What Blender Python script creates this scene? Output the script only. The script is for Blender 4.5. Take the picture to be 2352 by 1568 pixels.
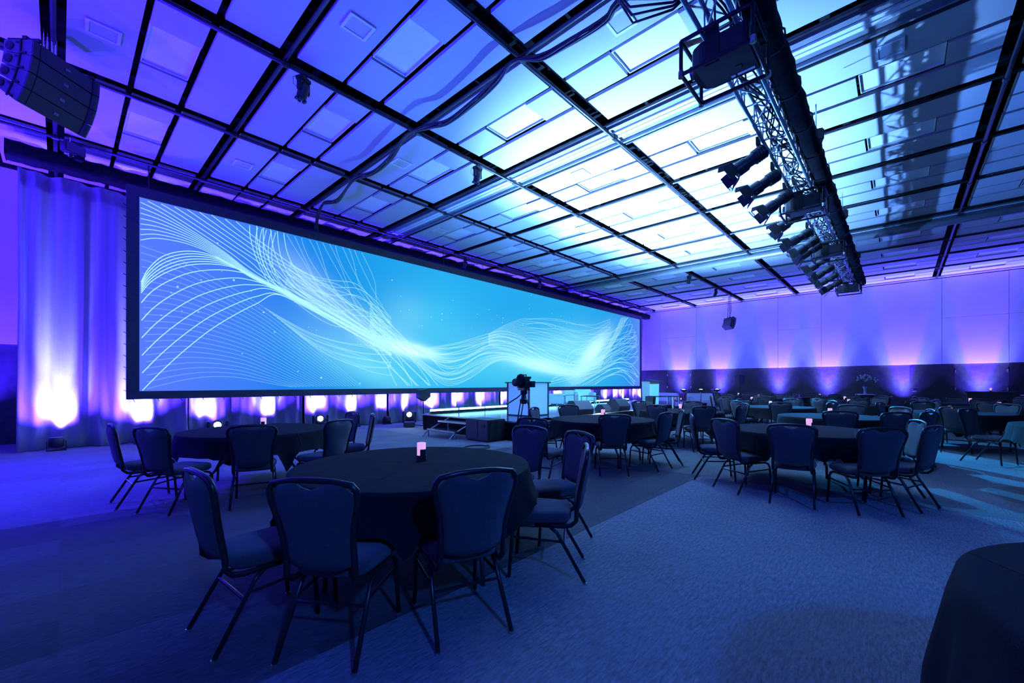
import bpy, bmesh, math, random
from math import sin, cos, pi, radians, hypot, atan2, sqrt, tan
from mathutils import Vector, Matrix, Euler

R = random.Random(7)
scene = bpy.context.scene
for o in list(bpy.data.objects):
    bpy.data.objects.remove(o)
COL = scene.collection

# ------------------------------------------------------------------ camera
# X runs along the screen wall, Y towards it; the camera stands at the origin
CAM_H = 1.40
YAW = radians(47.2)
FPX = 961.4
cam_d = bpy.data.cameras.new('camera')
cam_d.sensor_fit = 'HORIZONTAL'
cam_d.sensor_width = 36.0
cam_d.lens = 36.0 * FPX / 2352.0
cam_d.shift_y = (880.0 - 784.0) / 2352.0
cam_d.clip_start = 0.05
cam_d.clip_end = 200
cam = bpy.data.objects.new('camera', cam_d)
COL.objects.link(cam)
cam.location = (0, 0, CAM_H)
cam.rotation_euler = (pi / 2, 0, -YAW)
scene.camera = cam

# ------------------------------------------------------------------ world, exposure
w = bpy.data.worlds.new('world')
scene.world = w
w.use_nodes = True
w.node_tree.nodes['Background'].inputs[0].default_value = (0.01, 0.02, 0.08, 1)
w.node_tree.nodes['Background'].inputs[1].default_value = 0.3
vs = scene.view_settings
vs.view_transform = 'Standard'
vs.look = 'None'
vs.gamma = 1.0
vs.exposure = 0.0
vs.use_curve_mapping = False
scene.cycles.adaptive_threshold = 0.03
scene.cycles.max_bounces = 6
scene.cycles.diffuse_bounces = 3
scene.cycles.glossy_bounces = 3
scene.cycles.transparent_max_bounces = 32

VIOLET = (0.045, 0.016, 1.0)
LILAC = (0.25, 0.29, 1.0)
CYAN = (0.05, 0.28, 1.0)
BLUE = (0.03, 0.16, 1.0)


def lamp(name, kind, loc, target, power, color, size=60, blend=0.6, radius=0.06, parent=None):
    d = bpy.data.lights.new(name, kind)
    d.energy = power
    d.color = color
    if kind == 'SPOT':
        d.spot_size = radians(size)
        d.spot_blend = blend
        d.shadow_soft_size = radius
    elif kind == 'POINT':
        d.shadow_soft_size = radius
    o = bpy.data.objects.new(name, d)
    COL.objects.link(o)
    o.location = loc
    v = Vector(target) - Vector(loc)
    o.rotation_euler = v.to_track_quat('-Z', 'Y').to_euler()
    return o


# ------------------------------------------------------------------ materials
MAT = {}


def material(name, color, rough=0.6, metal=0.0, spec=0.5, emit=None, estr=0.0, noise=None, bump=None, sheen=0.0, trans=0.0, coat=0.0):
    """noise = (scale, amount) varies the colour, bump = (scale, strength) gives fine relief"""
    m = bpy.data.materials.new(name)
    m.use_nodes = True
    nt = m.node_tree
    b = nt.nodes['Principled BSDF']
    b.inputs['Base Color'].default_value = (*color, 1)
    b.inputs['Roughness'].default_value = rough
    b.inputs['Metallic'].default_value = metal
    b.inputs['Specular IOR Level'].default_value = spec
    b.inputs['Sheen Weight'].default_value = sheen
    b.inputs['Transmission Weight'].default_value = trans
    b.inputs['Coat Weight'].default_value = coat
    if emit:
        b.inputs['Emission Color'].default_value = (*emit, 1)
        b.inputs['Emission Strength'].default_value = estr
    if noise or bump:
        tc = nt.nodes.new('ShaderNodeTexCoord')
    if noise:
        n = nt.nodes.new('ShaderNodeTexNoise')
        n.inputs['Scale'].default_value = noise[0]
        n.inputs['Detail'].default_value = 4
        nt.links.new(tc.outputs['Object'], n.inputs['Vector'])
        mr = nt.nodes.new('ShaderNodeMapRange')
        mr.inputs['From Min'].default_value = 0.25
        mr.inputs['From Max'].default_value = 0.75
        mr.inputs['To Min'].default_value = 1 - noise[1]
        mr.inputs['To Max'].default_value = 1 + noise[1]
        nt.links.new(n.outputs['Fac'], mr.inputs['Value'])
        mx = nt.nodes.new('ShaderNodeMix')
        mx.data_type = 'RGBA'
        mx.blend_type = 'MULTIPLY'
        mx.inputs['Factor'].default_value = 1
        mx.inputs[6].default_value = (*color, 1)
        nt.links.new(mr.outputs['Result'], mx.inputs[7])
        nt.links.new(mx.outputs[2], b.inputs['Base Color'])
    if bump:
        n2 = nt.nodes.new('ShaderNodeTexNoise')
        n2.inputs['Scale'].default_value = bump[0]
        n2.inputs['Detail'].default_value = 3
        nt.links.new(tc.outputs['Object'], n2.inputs['Vector'])
        bp = nt.nodes.new('ShaderNodeBump')
        bp.inputs['Strength'].default_value = bump[1]
        bp.inputs['Distance'].default_value = 0.01
        nt.links.new(n2.outputs['Fac'], bp.inputs['Height'])
        nt.links.new(bp.outputs['Normal'], b.inputs['Normal'])
    MAT[name] = m
    return m


material('black_metal', (0.018, 0.018, 0.022), 0.42, 0.3, noise=(20, 0.2))
material('black_paint', (0.02, 0.02, 0.025), 0.55, noise=(9, 0.3))
material('black_cloth', (0.012, 0.012, 0.014), 0.95, spec=0.1, noise=(14, 0.4), bump=(260, 0.3))
material('table_cloth', (0.014, 0.013, 0.015), 0.9, spec=0.12, noise=(5, 0.15), bump=(420, 0.35))
material('chair_fabric', (0.056, 0.056, 0.062), 0.85, spec=0.25, noise=(160, 0.35), bump=(500, 0.5), sheen=0.2)
material('chair_frame', (0.03, 0.03, 0.034), 0.3, 0.5, noise=(12, 0.2))
material('glide', (0.6, 0.6, 0.62), 0.3, 0.9, noise=(30, 0.1))
material('plastic_black', (0.025, 0.025, 0.03), 0.4, noise=(15, 0.2))
material('aluminium', (0.62, 0.64, 0.66), 0.32, 0.85, noise=(8, 0.15))
material('pipe_steel', (0.06, 0.06, 0.07), 0.35, 0.5, noise=(6, 0.25))
material('chrome', (0.8, 0.8, 0.82), 0.12, 1.0, noise=(8, 0.05))
material('ceiling_panel', (0.60, 0.60, 0.60), 0.9, spec=0.2, noise=(90, 0.08), bump=(300, 0.3))
material('light_lens', (0.88, 0.88, 0.88), 0.55, spec=0.4, noise=(3, 0.04))
material('vent_white', (0.85, 0.85, 0.85), 0.6, noise=(20, 0.05))
material('plenum', (0.01, 0.01, 0.012), 0.95, spec=0.05, noise=(2, 0.4))
material('wall_paint', (0.66, 0.65, 0.65), 0.75, noise=(1.2, 0.06))
material('dado_wood', (0.042, 0.038, 0.038), 0.6, noise=(7, 0.35))
material('door_wood', (0.022, 0.018, 0.017), 0.5, noise=(9, 0.4))
material('track_white', (0.85, 0.87, 0.9), 0.4, noise=(4, 0.05))
material('track_metal', (0.32, 0.34, 0.36), 0.4, 0.4, noise=(4, 0.15))
material('satin', (0.42, 0.41, 0.42), 0.42, spec=0.5, noise=(40, 0.08), bump=(60, 0.12), sheen=0.3)
material('stage_deck', (0.05, 0.055, 0.06), 0.16, spec=0.6, noise=(5, 0.25))
material('white_lacquer', (0.85, 0.85, 0.86), 0.35, noise=(4, 0.04))
material('white_leather', (0.8, 0.8, 0.8), 0.45, noise=(20, 0.06), bump=(80, 0.15))
material('grey_grille', (0.05, 0.05, 0.055), 0.6, 0.2, noise=(220, 0.6))
material('array_side', (0.10, 0.10, 0.12), 0.5, noise=(12, 0.15))
material('array_front', (0.035, 0.038, 0.042), 0.55, noise=(150, 0.4))
material('logo_grey', (0.2, 0.2, 0.21), 0.5, noise=(30, 0.1))
material('label_white', (0.8, 0.8, 0.8), 0.6, noise=(60, 0.25))
material('yellow_label', (0.75, 0.62, 0.12), 0.6, noise=(40, 0.2))
material('flower', (0.5, 0.55, 0.5), 0.8, noise=(30, 0.3))
material('glass_vase', (0.7, 0.75, 0.8), 0.08, spec=0.6, trans=0.6, noise=(5, 0.02))
material('violet_fill', (0.1, 0.05, 0.8), 0.5, emit=(0.02, 0.0, 1.0), estr=18, noise=(5, 0.02))  # glow of the added hidden strip over the screen
material('led_bar', (0.6, 0.9, 1), 0.5, emit=(0.22, 0.85, 1.0), estr=8, noise=(5, 0.02))
material('lens_white', (0.8, 0.9, 1), 0.3, emit=(0.75, 0.95, 1.0), estr=90, noise=(5, 0.02))
material('lens_violet', (0.3, 0.2, 1), 0.3, emit=(0.5, 0.4, 1.0), estr=8, noise=(5, 0.02))
material('lens_dark', (0.05, 0.07, 0.1), 0.06, spec=0.8, noise=(5, 0.05))
material('candle_glass', (0.9, 0.7, 0.72), 0.5, emit=(1.0, 0.50, 0.62), estr=0.75, noise=(8, 0.05))
material('candle_flame', (1, 0.6, 0.3), 0.5, emit=(1.0, 0.62, 0.30), estr=9, noise=(8, 0.05))
material('lit_plinth', (0.12, 0.2, 0.4), 0.5, emit=(0.10, 0.30, 1.0), estr=0.75, noise=(3, 0.05))
material('red_led', (1, 0.1, 0.1), 0.4, emit=(1, 0.05, 0.1), estr=6, noise=(4, 0.02))
material('bowl_light', (0.6, 1, 0.8), 0.4, emit=(0.5, 0.95, 0.85), estr=2.5, noise=(4, 0.02))
material('dark_foliage', (0.05, 0.07, 0.05), 0.8, noise=(10, 0.3))


def carpet_material():
    m = bpy.data.materials.new('carpet')
    m.use_nodes = True
    nt = m.node_tree
    N = nt.nodes
    L = nt.links
    b = N['Principled BSDF']
    b.inputs['Roughness'].default_value = 0.95
    b.inputs['Specular IOR Level'].default_value = 0.12
    b.inputs['Sheen Weight'].default_value = 0.1
    tc = N.new('ShaderNodeTexCoord')
    sep = N.new('ShaderNodeSeparateXYZ')
    L.new(tc.outputs['Object'], sep.inputs[0])

    def math_(op, a, bb=None, clamp=False):
        n = N.new('ShaderNodeMath')
        n.operation = op
        n.use_clamp = clamp
        for i, v in enumerate((a, bb)):
            if v is None:
                continue
            if isinstance(v, (int, float)):
                n.inputs[i].default_value = v
            else:
                L.new(v, n.inputs[i])
        return n.outputs[0]
    X, Y = sep.outputs[0], sep.outputs[1]
    # woven zones: a plain aisle, a darker inset strip around the tables, patterned field beyond
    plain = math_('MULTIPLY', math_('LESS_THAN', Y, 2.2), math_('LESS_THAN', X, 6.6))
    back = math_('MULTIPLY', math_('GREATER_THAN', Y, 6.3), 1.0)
    # long planks, each its own shade
    br = N.new('ShaderNodeTexBrick')
    br.inputs['Scale'].default_value = 1.0
    br.inputs['Brick Width'].default_value = 1.83
    br.inputs['Row Height'].default_value = 0.46
    br.inputs['Mortar Size'].default_value = 0.004
    br.inputs['Color1'].default_value = (0.25, 0.25, 0.25, 1)
    br.inputs['Color2'].default_value = (1, 1, 1, 1)
    br.inputs['Mortar'].default_value = (0.4, 0.4, 0.4, 1)
    br.inputs['Bias'].default_value = -0.1
    L.new(tc.outputs['Object'], br.inputs['Vector'])
    # fibre streaks
    mp = N.new('ShaderNodeMapping')
    mp.inputs['Scale'].default_value = (14, 60, 1)
    L.new(tc.outputs['Object'], mp.inputs['Vector'])
    nz = N.new('ShaderNodeTexNoise')
    nz.inputs['Scale'].default_value = 1.0
    nz.inputs['Detail'].default_value = 6
    nz.inputs['Roughness'].default_value = 0.75
    L.new(mp.outputs['Vector'], nz.inputs['Vector'])
    nz2 = N.new('ShaderNodeTexNoise')
    nz2.inputs['Scale'].default_value = 0.9
    nz2.inputs['Detail'].default_value = 5
    L.new(tc.outputs['Object'], nz2.inputs['Vector'])
    # looped circles woven into the far field
    vo = N.new('ShaderNodeTexVoronoi')
    vo.inputs['Scale'].default_value = 0.28
    vo.inputs['Randomness'].default_value = 0.9
    L.new(tc.outputs['Object'], vo.inputs['Vector'])
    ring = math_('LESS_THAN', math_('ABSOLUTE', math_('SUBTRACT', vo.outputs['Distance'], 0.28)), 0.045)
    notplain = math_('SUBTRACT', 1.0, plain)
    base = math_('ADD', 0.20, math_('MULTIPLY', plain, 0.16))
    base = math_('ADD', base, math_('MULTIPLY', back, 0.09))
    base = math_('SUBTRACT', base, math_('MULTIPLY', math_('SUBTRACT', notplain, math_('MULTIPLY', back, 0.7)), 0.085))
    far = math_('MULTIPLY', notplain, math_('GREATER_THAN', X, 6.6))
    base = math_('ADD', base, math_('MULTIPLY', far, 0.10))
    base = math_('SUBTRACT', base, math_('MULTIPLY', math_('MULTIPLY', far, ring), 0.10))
    pl = math_('MULTIPLY', math_('SUBTRACT', br.outputs['Color'], 0.6), math_('ADD', 0.02, math_('MULTIPLY', notplain, 0.09)))
    v = math_('ADD', base, pl)
    v = math_('MULTIPLY', v, math_('MAXIMUM', math_('ADD', -0.6, math_('MULTIPLY', nz.outputs['Fac'], 3.2)), 0.15))
    v = math_('MULTIPLY', v, math_('ADD', 0.7, math_('MULTIPLY', nz2.outputs['Fac'], 0.6)))
    v = math_('MAXIMUM', math_('MULTIPLY', v, 0.57), 0.012)
    cmb = N.new('ShaderNodeCombineColor')
    L.new(math_('MULTIPLY', v, 0.92), cmb.inputs[0])
    L.new(math_('MULTIPLY', v, 0.98), cmb.inputs[1])
    L.new(v, cmb.inputs[2])
    L.new(cmb.outputs[0], b.inputs['Base Color'])
    bp = N.new('ShaderNodeBump')
    bp.inputs['Strength'].default_value = 0.5
    bp.inputs['Distance'].default_value = 0.006
    L.new(nz.outputs['Fac'], bp.inputs['Height'])
    L.new(bp.outputs['Normal'], b.inputs['Normal'])
    MAT['carpet'] = m


carpet_material()


# ------------------------------------------------------------------ mesh helpers
class MB:
    def __init__(self):
        self.v = []
        self.f = []
        self.mi = []

    def add(self, vs, fs, M=None):
        n = len(self.v)
        if M is not None:
            vs = [M @ Vector(p) for p in vs]
        self.v += [tuple(p) for p in vs]
        self.f += [tuple(i + n for i in f) for f in fs]
        return self

    def box(self, c, s, M=None, taper=1.0):
        x, y, z = s[0] / 2, s[1] / 2, s[2] / 2
        t = taper
        vs = [(c[0] + i * x * (t if k > 0 else 1), c[1] + j * y * (t if k > 0 else 1), c[2] + k * z) for k in (-1, 1) for j in (-1, 1) for i in (-1, 1)]
        return self.add(vs, [(0, 2, 3, 1), (4, 5, 7, 6), (0, 1, 5, 4), (2, 6, 7, 3), (0, 4, 6, 2), (1, 3, 7, 5)], M)

    def lohi(self, a, b):
        return self.box(((a[0] + b[0]) / 2, (a[1] + b[1]) / 2, (a[2] + b[2]) / 2), (abs(b[0] - a[0]), abs(b[1] - a[1]), abs(b[2] - a[2])))

    def tube(self, pts, r, n=8, M=None, caps=True, flat=None):
        pts = [Vector(p) for p in pts]
        rs = r if isinstance(r, (list, tuple)) else [r] * len(pts)
        vs = []
        up = None
        for i, p in enumerate(pts):
            if i == 0:
                t = pts[1] - p
            elif i == len(pts) - 1:
                t = p - pts[i - 1]
            else:
                t = (pts[i + 1] - p).normalized() + (p - pts[i - 1]).normalized()
            t.normalize()
            if up is None:
                a = Vector((0, 0, 1)) if abs(t.z) < 0.9 else Vector((1, 0, 0))
                up = (a - t * a.dot(t)).normalized()
            else:
                up = (up - t * up.dot(t)).normalized()
            sd = t.cross(up)
            off = pi / 4 if n == 4 else 0
            for k in range(n):
                a = 2 * pi * k / n + off
                vs.append(p + (up * cos(a) + sd * sin(a)) * rs[i])
        fs = []
        for i in range(len(pts) - 1):
            for k in range(n):
                fs.append((i * n + k, i * n + (k + 1) % n, (i + 1) * n + (k + 1) % n, (i + 1) * n + k))
        if caps:
            fs.append(tuple(range(n - 1, -1, -1)))
            m = (len(pts) - 1) * n
            fs.append(tuple(m + k for k in range(n)))
        return self.add(vs, fs, M)

    def lathe(self, prof, n=16, M=None, closed=True):
        """prof = [(r, z)...]"""
        vs = []
        for r, z in prof:
            for k in range(n):
                a = 2 * pi * k / n
                vs.append((r * cos(a), r * sin(a), z))
        fs = []
        for i in range(len(prof) - 1):
            for k in range(n):
                fs.append((i * n + k, i * n + (k + 1) % n, (i + 1) * n + (k + 1) % n, (i + 1) * n + k))
        if closed:
            fs.append(tuple(range(n - 1, -1, -1)))
            m = (len(prof) - 1) * n
            fs.append(tuple(m + k for k in range(n)))
        return self.add(vs, fs, M)

    def prism(self, poly, t, M=None):
        """poly in XZ, thickness along Y centred"""
        n = len(poly)
        vs = [(x, -t / 2, z) for x, z in poly] + [(x, t / 2, z) for x, z in poly]
        fs = [tuple(range(n)), tuple(range(2 * n - 1, n - 1, -1))]
        for i in range(n):
            j = (i + 1) % n
            fs.append((i, i + n, j + n, j))
        return self.add(vs, fs, M)

    def grid(self, fn, nu, nv, M=None, wrap=False):
        vs = [fn(i / nu, j / nv) for j in range(nv + 1) for i in range(nu + (0 if wrap else 1))]
        w_ = nu if wrap else nu + 1
        fs = []
        for j in range(nv):
            for i in range(nu):
                i2 = (i + 1) % w_
                fs.append((j * w_ + i, j * w_ + i2, (j + 1) * w_ + i2, (j + 1) * w_ + i))
        return self.add(vs, fs, M)

    def mesh(self, name, mat, smooth=False, bevel=0.0):
        me = bpy.data.meshes.new(name)
        me.from_pydata(self.v, [], self.f)
        me.validate(clean_customdata=False)
        bm = bmesh.new()
        bm.from_mesh(me)
        bmesh.ops.recalc_face_normals(bm, faces=bm.faces)
        if bevel:
            bmesh.ops.bevel(bm, geom=[e for e in bm.edges], offset=bevel, segments=2, affect='EDGES', clamp_overlap=True)
        bm.to_mesh(me)
        bm.free()
        if smooth:
            me.polygons.foreach_set('use_smooth', [True] * len(me.polygons))
            if smooth != 'all':
                me.set_sharp_from_angle(angle=radians(40))
        me.materials.append(MAT[mat] if isinstance(mat, str) else mat)
        return me

    def obj(self, name, mat, parent=None, smooth=False, bevel=0.0):
        return link(name, self.mesh(name, mat, smooth, bevel), parent)


def link(name, me, parent=None, loc=None, rot=None):
    o = bpy.data.objects.new(name, me)
    COL.objects.link(o)
    if parent is not None:
        o.parent = parent
    if loc is not None:
        o.location = loc
    if rot is not None:
        o.rotation_euler = rot
    return o


def tag(o, label=None, cat=None, group=None, kind=None):
    if label:
        o['label'] = label
    if cat:
        o['category'] = cat
    if group:
        o['group'] = group
    if kind:
        o['kind'] = kind
    return o


def thing(name, label, cat, loc=(0, 0, 0), rz=0.0, group=None):
    o = bpy.data.objects.new(name, None)
    o.empty_display_size = 0.2
    COL.objects.link(o)
    o.location = loc
    o.rotation_euler = (0, 0, rz)
    return tag(o, label, cat, group)


def dup(src, loc=None, rz=None, label=None):
    """copy a thing with its parts and their sub-parts"""
    def rec(o, parent):
        c = o.copy()
        COL.objects.link(c)
        c.parent = parent
        for ch in [x for x in KIDS.get(o.name, [])]:
            KIDS.setdefault(c.name, []).append(rec(ch, c))
        return c
    c = rec(src, None)
    if loc is not None:
        c.location = loc
    if rz is not None:
        c.rotation_euler = (0, 0, rz)
    if label:
        c['label'] = label
    return c


KIDS = {}


def index_kids(root):
    """children lists collected once (obj.children is slow)"""
    allo = [o for o in bpy.data.objects if o.parent is not None]
    for o in allo:
        KIDS.setdefault(o.parent.name, [])
        if o not in KIDS[o.parent.name]:
            KIDS[o.parent.name].append(o)


ORD = ['zeroth', 'first', 'second', 'third', 'fourth', 'fifth', 'sixth', 'seventh', 'eighth', 'ninth', 'tenth', 'eleventh', 'twelfth', 'thirteenth',
       'fourteenth', 'fifteenth', 'sixteenth', 'seventeenth', 'eighteenth', 'nineteenth', 'twentieth', 'twenty-first', 'twenty-second',
       'twenty-third', 'twenty-fourth', 'twenty-fifth', 'twenty-sixth', 'twenty-seventh', 'twenty-eighth', 'twenty-ninth', 'thirtieth']


def RX(a):
    return Matrix.Rotation(a, 4, 'X')


def RY(a):
    return Matrix.Rotation(a, 4, 'Y')


def RZ(a):
    return Matrix.Rotation(a, 4, 'Z')


def TR(x, y, z):
    return Matrix.Translation((x, y, z))


def aim(d):
    """matrix turning +Z onto direction d"""
    return Vector(d).normalized().to_track_quat('Z', 'Y').to_matrix().to_4x4()


# ------------------------------------------------------------------ the room
RX0, RX1, RY0, RY1 = -6.0, 27.95, -12.0, 15.0
CZ = 6.40          # underside of the ceiling panels
PZ = 7.15          # top of the dark void above them

fl = MB().lohi((RX0, RY0, -0.1), (RX1, RY1, 0)).obj('floor', 'carpet')
tag(fl, kind='structure')
cl = MB().lohi((RX0, RY0, PZ), (RX1, RY1, PZ + 0.1)).obj('ceiling', 'plenum')
tag(cl, kind='structure')

BAYX = [(-2.36, -0.19), (0.06, 2.23), (2.48, 4.65), (4.90, 7.07), (8.07, 10.24), (10.49, 12.64), (12.90, 15.06), (15.31, 17.47),
        (18.47, 20.64), (20.89, 23.05), (23.30, 25.46), (25.71, 27.86)]
BAYY = [(-6.57, -4.11), (-3.87, -1.41), (-1.12, 1.335), (1.60, 4.06), (4.34, 6.80), (7.07, 9.53), (9.78, 12.24), (12.51, 14.9)]
_pm = {}


def panel_at(x0, y0, x1, y1, z=CZ, t=0.06, name='ceiling_panel', mat='ceiling_panel'):
    key = (round(x1 - x0, 2), round(y1 - y0, 2), name)
    if key not in _pm:
        _pm[key] = MB().box((0, 0, t / 2), (key[0], key[1], t)).mesh(name, mat)
    return link(name, _pm[key], cl, ((x0 + x1) / 2, (y0 + y1) / 2, z))


rest = MB()
bay_lights = []
for ix, (x0, x1) in enumerate(BAYX):
    s = (x1 - x0) / 2.165
    xa, xb, xc, xd = x0 + 0.71 * s, x0 + 0.79 * s, x0 + 1.38 * s, x0 + 1.48 * s
    for iy, (y0, y1) in enumerate(BAYY):
        zj = CZ + R.uniform(-0.006, 0.006)
        la, lb = y0 + 0.60, y0 + 1.62
        seen = iy >= 2 or (iy == 1 and ix >= 5)
        if seen:
            panel_at(x0, y0, xa, y1, zj)
            panel_at(xd, y0, x1, y1, zj + 0.004)
            panel_at(xb, y0, xc, la - 0.005, zj - 0.004)
            panel_at(xb, lb + 0.03, xc, y1, zj + 0.004)
            bay_lights.append((ix, iy, xb, la, xc, lb))
        else:
            for a, b_ in ((x0, xa), (xb, xc), (xd, x1)):
                rest.lohi((a, y0, CZ), (b_, y1, CZ + 0.06))
ro = rest.obj('ceiling_panel_field', 'ceiling_panel', cl)
tag(ro, kind='stuff')

# recessed light panels, one in the middle strip of each bay
lens_m = MB().box((0, 0, 0), (0.565, 0.985, 0.02)).mesh('lens', 'light_lens')
fr = MB()
for sx in (-1, 1):
    fr.box((sx * 0.289, 0, -0.005), (0.012, 1.01, 0.05))
for sy in (-1, 1):
    fr.box((0, sy * 0.499, -0.005), (0.566, 0.012, 0.05))
frame_m = fr.mesh('frame', 'vent_white')
for ix, iy, xb, la, xc, lb in bay_lights:
    t = thing('ceiling_light', 'recessed ceiling light, %s bay from screen wall, %s row from far wall' % (ORD[8 - iy], ORD[12 - ix]),
              'ceiling light', ((xb + xc) / 2, (la + lb) / 2, CZ + 0.055), 0, 'recessed ceiling light panels')
    link('frame', frame_m, t)
    link('lens', lens_m, t, (0, 0, 0.015))

# square air vents in every other bay
vm = MB()
for sx in (-1, 1):
    vm.box((sx * 0.165, 0, 0), (0.04, 0.33, 0.02))
for sy in (-1, 1):
    vm.box((0, sy * 0.147, 0), (0.29, 0.036, 0.02))
vent_m = vm.mesh('rim', 'vent_white')
vin_m = MB().box((0, 0, 0.005), (0.29, 0.258, 0.008)).mesh('plate', 'ceiling_panel')
for ix, (x0, x1) in enumerate(BAYX):
    for iy, (y0, y1) in enumerate(BAYY):
        if iy >= 2 and (ix + iy) % 2 == 0 and x0 < 22:
            t = thing('air_vent', 'square white ceiling vent, %s bay from screen wall, %s row from far wall' % (ORD[8 - iy], ORD[12 - ix]),
                      'vent', (x0 + 0.36, (y0 + y1) / 2, CZ - 0.010), 0, 'square ceiling vents')
            link('rim', vent_m, t)
            link('plate', vin_m, t)

# steel pipes hung in the joints between the bays (parts of the ceiling)
gx = [(BAYX[i][1] + BAYX[i + 1][0]) / 2 for i in range(len(BAYX) - 1)]
gy = [(BAYY[i][1] + BAYY[i + 1][0]) / 2 for i in range(len(BAYY) - 1)]
for x in gx:
    if 7 < x < 8.2 or 17.4 < x < 18.5:
        for dx in (-0.40, 0.40):
            MB().tube([(x + dx, RY0, CZ - 0.03), (x + dx, RY1 - 0.02, CZ - 0.03)], 0.035, 8).obj('pipe', 'pipe_steel', cl, 'all')
    else:
        MB().tube([(x, RY0, CZ - 0.02), (x, RY1 - 0.02, CZ - 0.02)], 0.032, 8).obj('pipe', 'pipe_steel', cl, 'all')
for y in gy:
    MB().tube([(RX0, y, CZ - 0.09), (RX1 - 0.02, y, CZ - 0.09)], 0.032, 8).obj('pipe', 'pipe_steel', cl, 'all')
    # couplings along the pipe
    cp = MB()
    for x in gx:
        cp.tube([(x - 0.05, y, CZ - 0.09), (x + 0.05, y, CZ - 0.09)], 0.045, 8)
    cp.obj('coupling', 'pipe_steel', cl)
# dark duct runs and struts seen in the void
for y in gy:
    MB().lohi((RX0, y - 0.10, CZ + 0.22), (RX1, y + 0.10, CZ + 0.30)).obj('strut', 'plenum', cl)

# two partition tracks: painted channel with a pair of white rails
for k, (xa, xb) in enumerate(((7.07, 8.07), (17.47, 18.47))):
    xm = (xa + xb) / 2
    t = thing('partition_track', ['long white double-rail partition track crossing the ceiling, nearer the camera',
                                  'long partition track with round metal beam crossing the ceiling, nearer the far wall'][k], 'ceiling track', (xm, 0, CZ))
    MB().lohi((-0.30, RY0, -0.01), (0.30, RY1 - 0.02, 0.06)).obj('channel', 'track_metal', t)
    for dx in (-0.055, 0.055):
        MB().lohi((dx - 0.04, RY0, -0.045), (dx + 0.04, RY1 - 0.02, -0.012)).obj('rail', 'track_white', t)
    for dx in (-0.29, 0.29):
        MB().lohi((dx - 0.02, RY0, -0.07), (dx + 0.02, RY1 - 0.02, 0.06)).obj('lip', 'track_metal', t)
    if k == 1:
        MB().tube([(0, RY0, -0.17), (0, RY1 - 0.02, -0.17)], 0.13, 14).obj('round_beam', 'track_metal', t, 'all')

# walls
DADO = 2.30


def wall(name, a, b, parent=None):
    o = MB().lohi(a, b).obj(name, 'dado_wood')
    return tag(o, kind='structure')


wf = wall('wall_far', (RX1, RY0, 0), (RX1 + 0.12, RY1, PZ))
wb = wall('wall_screen', (RX0, RY1, 0), (RX1 + 0.12, RY1 + 0.12, PZ))
wl = wall('wall_left', (RX0 - 0.12, RY0, 0), (RX0, RY1, PZ))
wr = wall('wall_rear', (RX0, RY0 - 0.12, 0), (RX1 + 0.12, RY0, PZ))
# pale upper panels, proud of the dark lower wall, with open joints
seams = [14.98, 12.0, 9.607, 5.10, 3.09, -1.44, -3.47, -7.2, -12.0]
for i in range(len(seams) - 1):
    ya, yb = seams[i + 1] + 0.006, seams[i] - 0.006
    zs = [DADO, 4.42, CZ - 0.12] if i % 2 == 1 or i > 5 else [DADO, CZ - 0.12]
    for j in range(len(zs) - 1):
        MB().lohi((RX1 - 0.10, ya, zs[j] + 0.004), (RX1, yb, zs[j + 1] - 0.004)).obj('wall_panel', 'wall_paint', wf)
MB().lohi((RX1 - 0.16, RY0, CZ - 0.08), (RX1, RY1, CZ - 0.02)).obj('cornice', 'wall_paint', wf)
for i in range(9):
    xa = RX0 + i * (RX1 - RX0) / 9
    MB().lohi((xa + 0.006, RY1 - 0.08, DADO), (xa + (RX1 - RX0) / 9 - 0.006, RY1, CZ - 0.1)).obj('wall_panel', 'wall_paint', wb)
for i in range(7):
    ya = RY0 + i * 27 / 7
    MB().lohi((RX0, ya + 0.006, DADO), (RX0 + 0.08, ya + 27 / 7 - 0.006, CZ - 0.1)).obj('wall_panel', 'wall_paint', wl)
for i in range(9):
    xa = RX0 + i * (RX1 - RX0) / 9
    MB().lohi((xa + 0.006, RY0, DADO), (xa + (RX1 - RX0) / 9 - 0.006, RY0 + 0.08, CZ - 0.1)).obj('wall_panel', 'wall_paint', wr)
# dark doors in the lower far wall, with pale hinges
for k, (ya, yb, hy) in enumerate(((11.55, 13.0, 11.52), (8.45, 9.95, 9.97), (-1.85, -0.35, -1.88), (-5.2, -3.47, -3.44))):
    d = MB().lohi((RX1 - 0.05, ya, 0.01), (RX1 - 0.001, yb, DADO - 0.06)).obj('door_%d' % (k + 1), 'door_wood')
    tag(d, kind='structure')
    for z in (0.35, 1.15, 1.95):
        MB().lohi((RX1 - 0.065, hy - 0.02, z - 0.07), (RX1 - 0.005, hy + 0.02, z + 0.07)).obj('hinge', 'aluminium', d)
    MB().tube([(RX1 - 0.10, yb - 0.1 if hy < ya else ya + 0.1, 1.02), (RX1 - 0.10, yb - 0.24 if hy < ya else ya + 0.24, 1.02)], 0.012, 6).obj('handle', 'aluminium', d)

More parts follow.
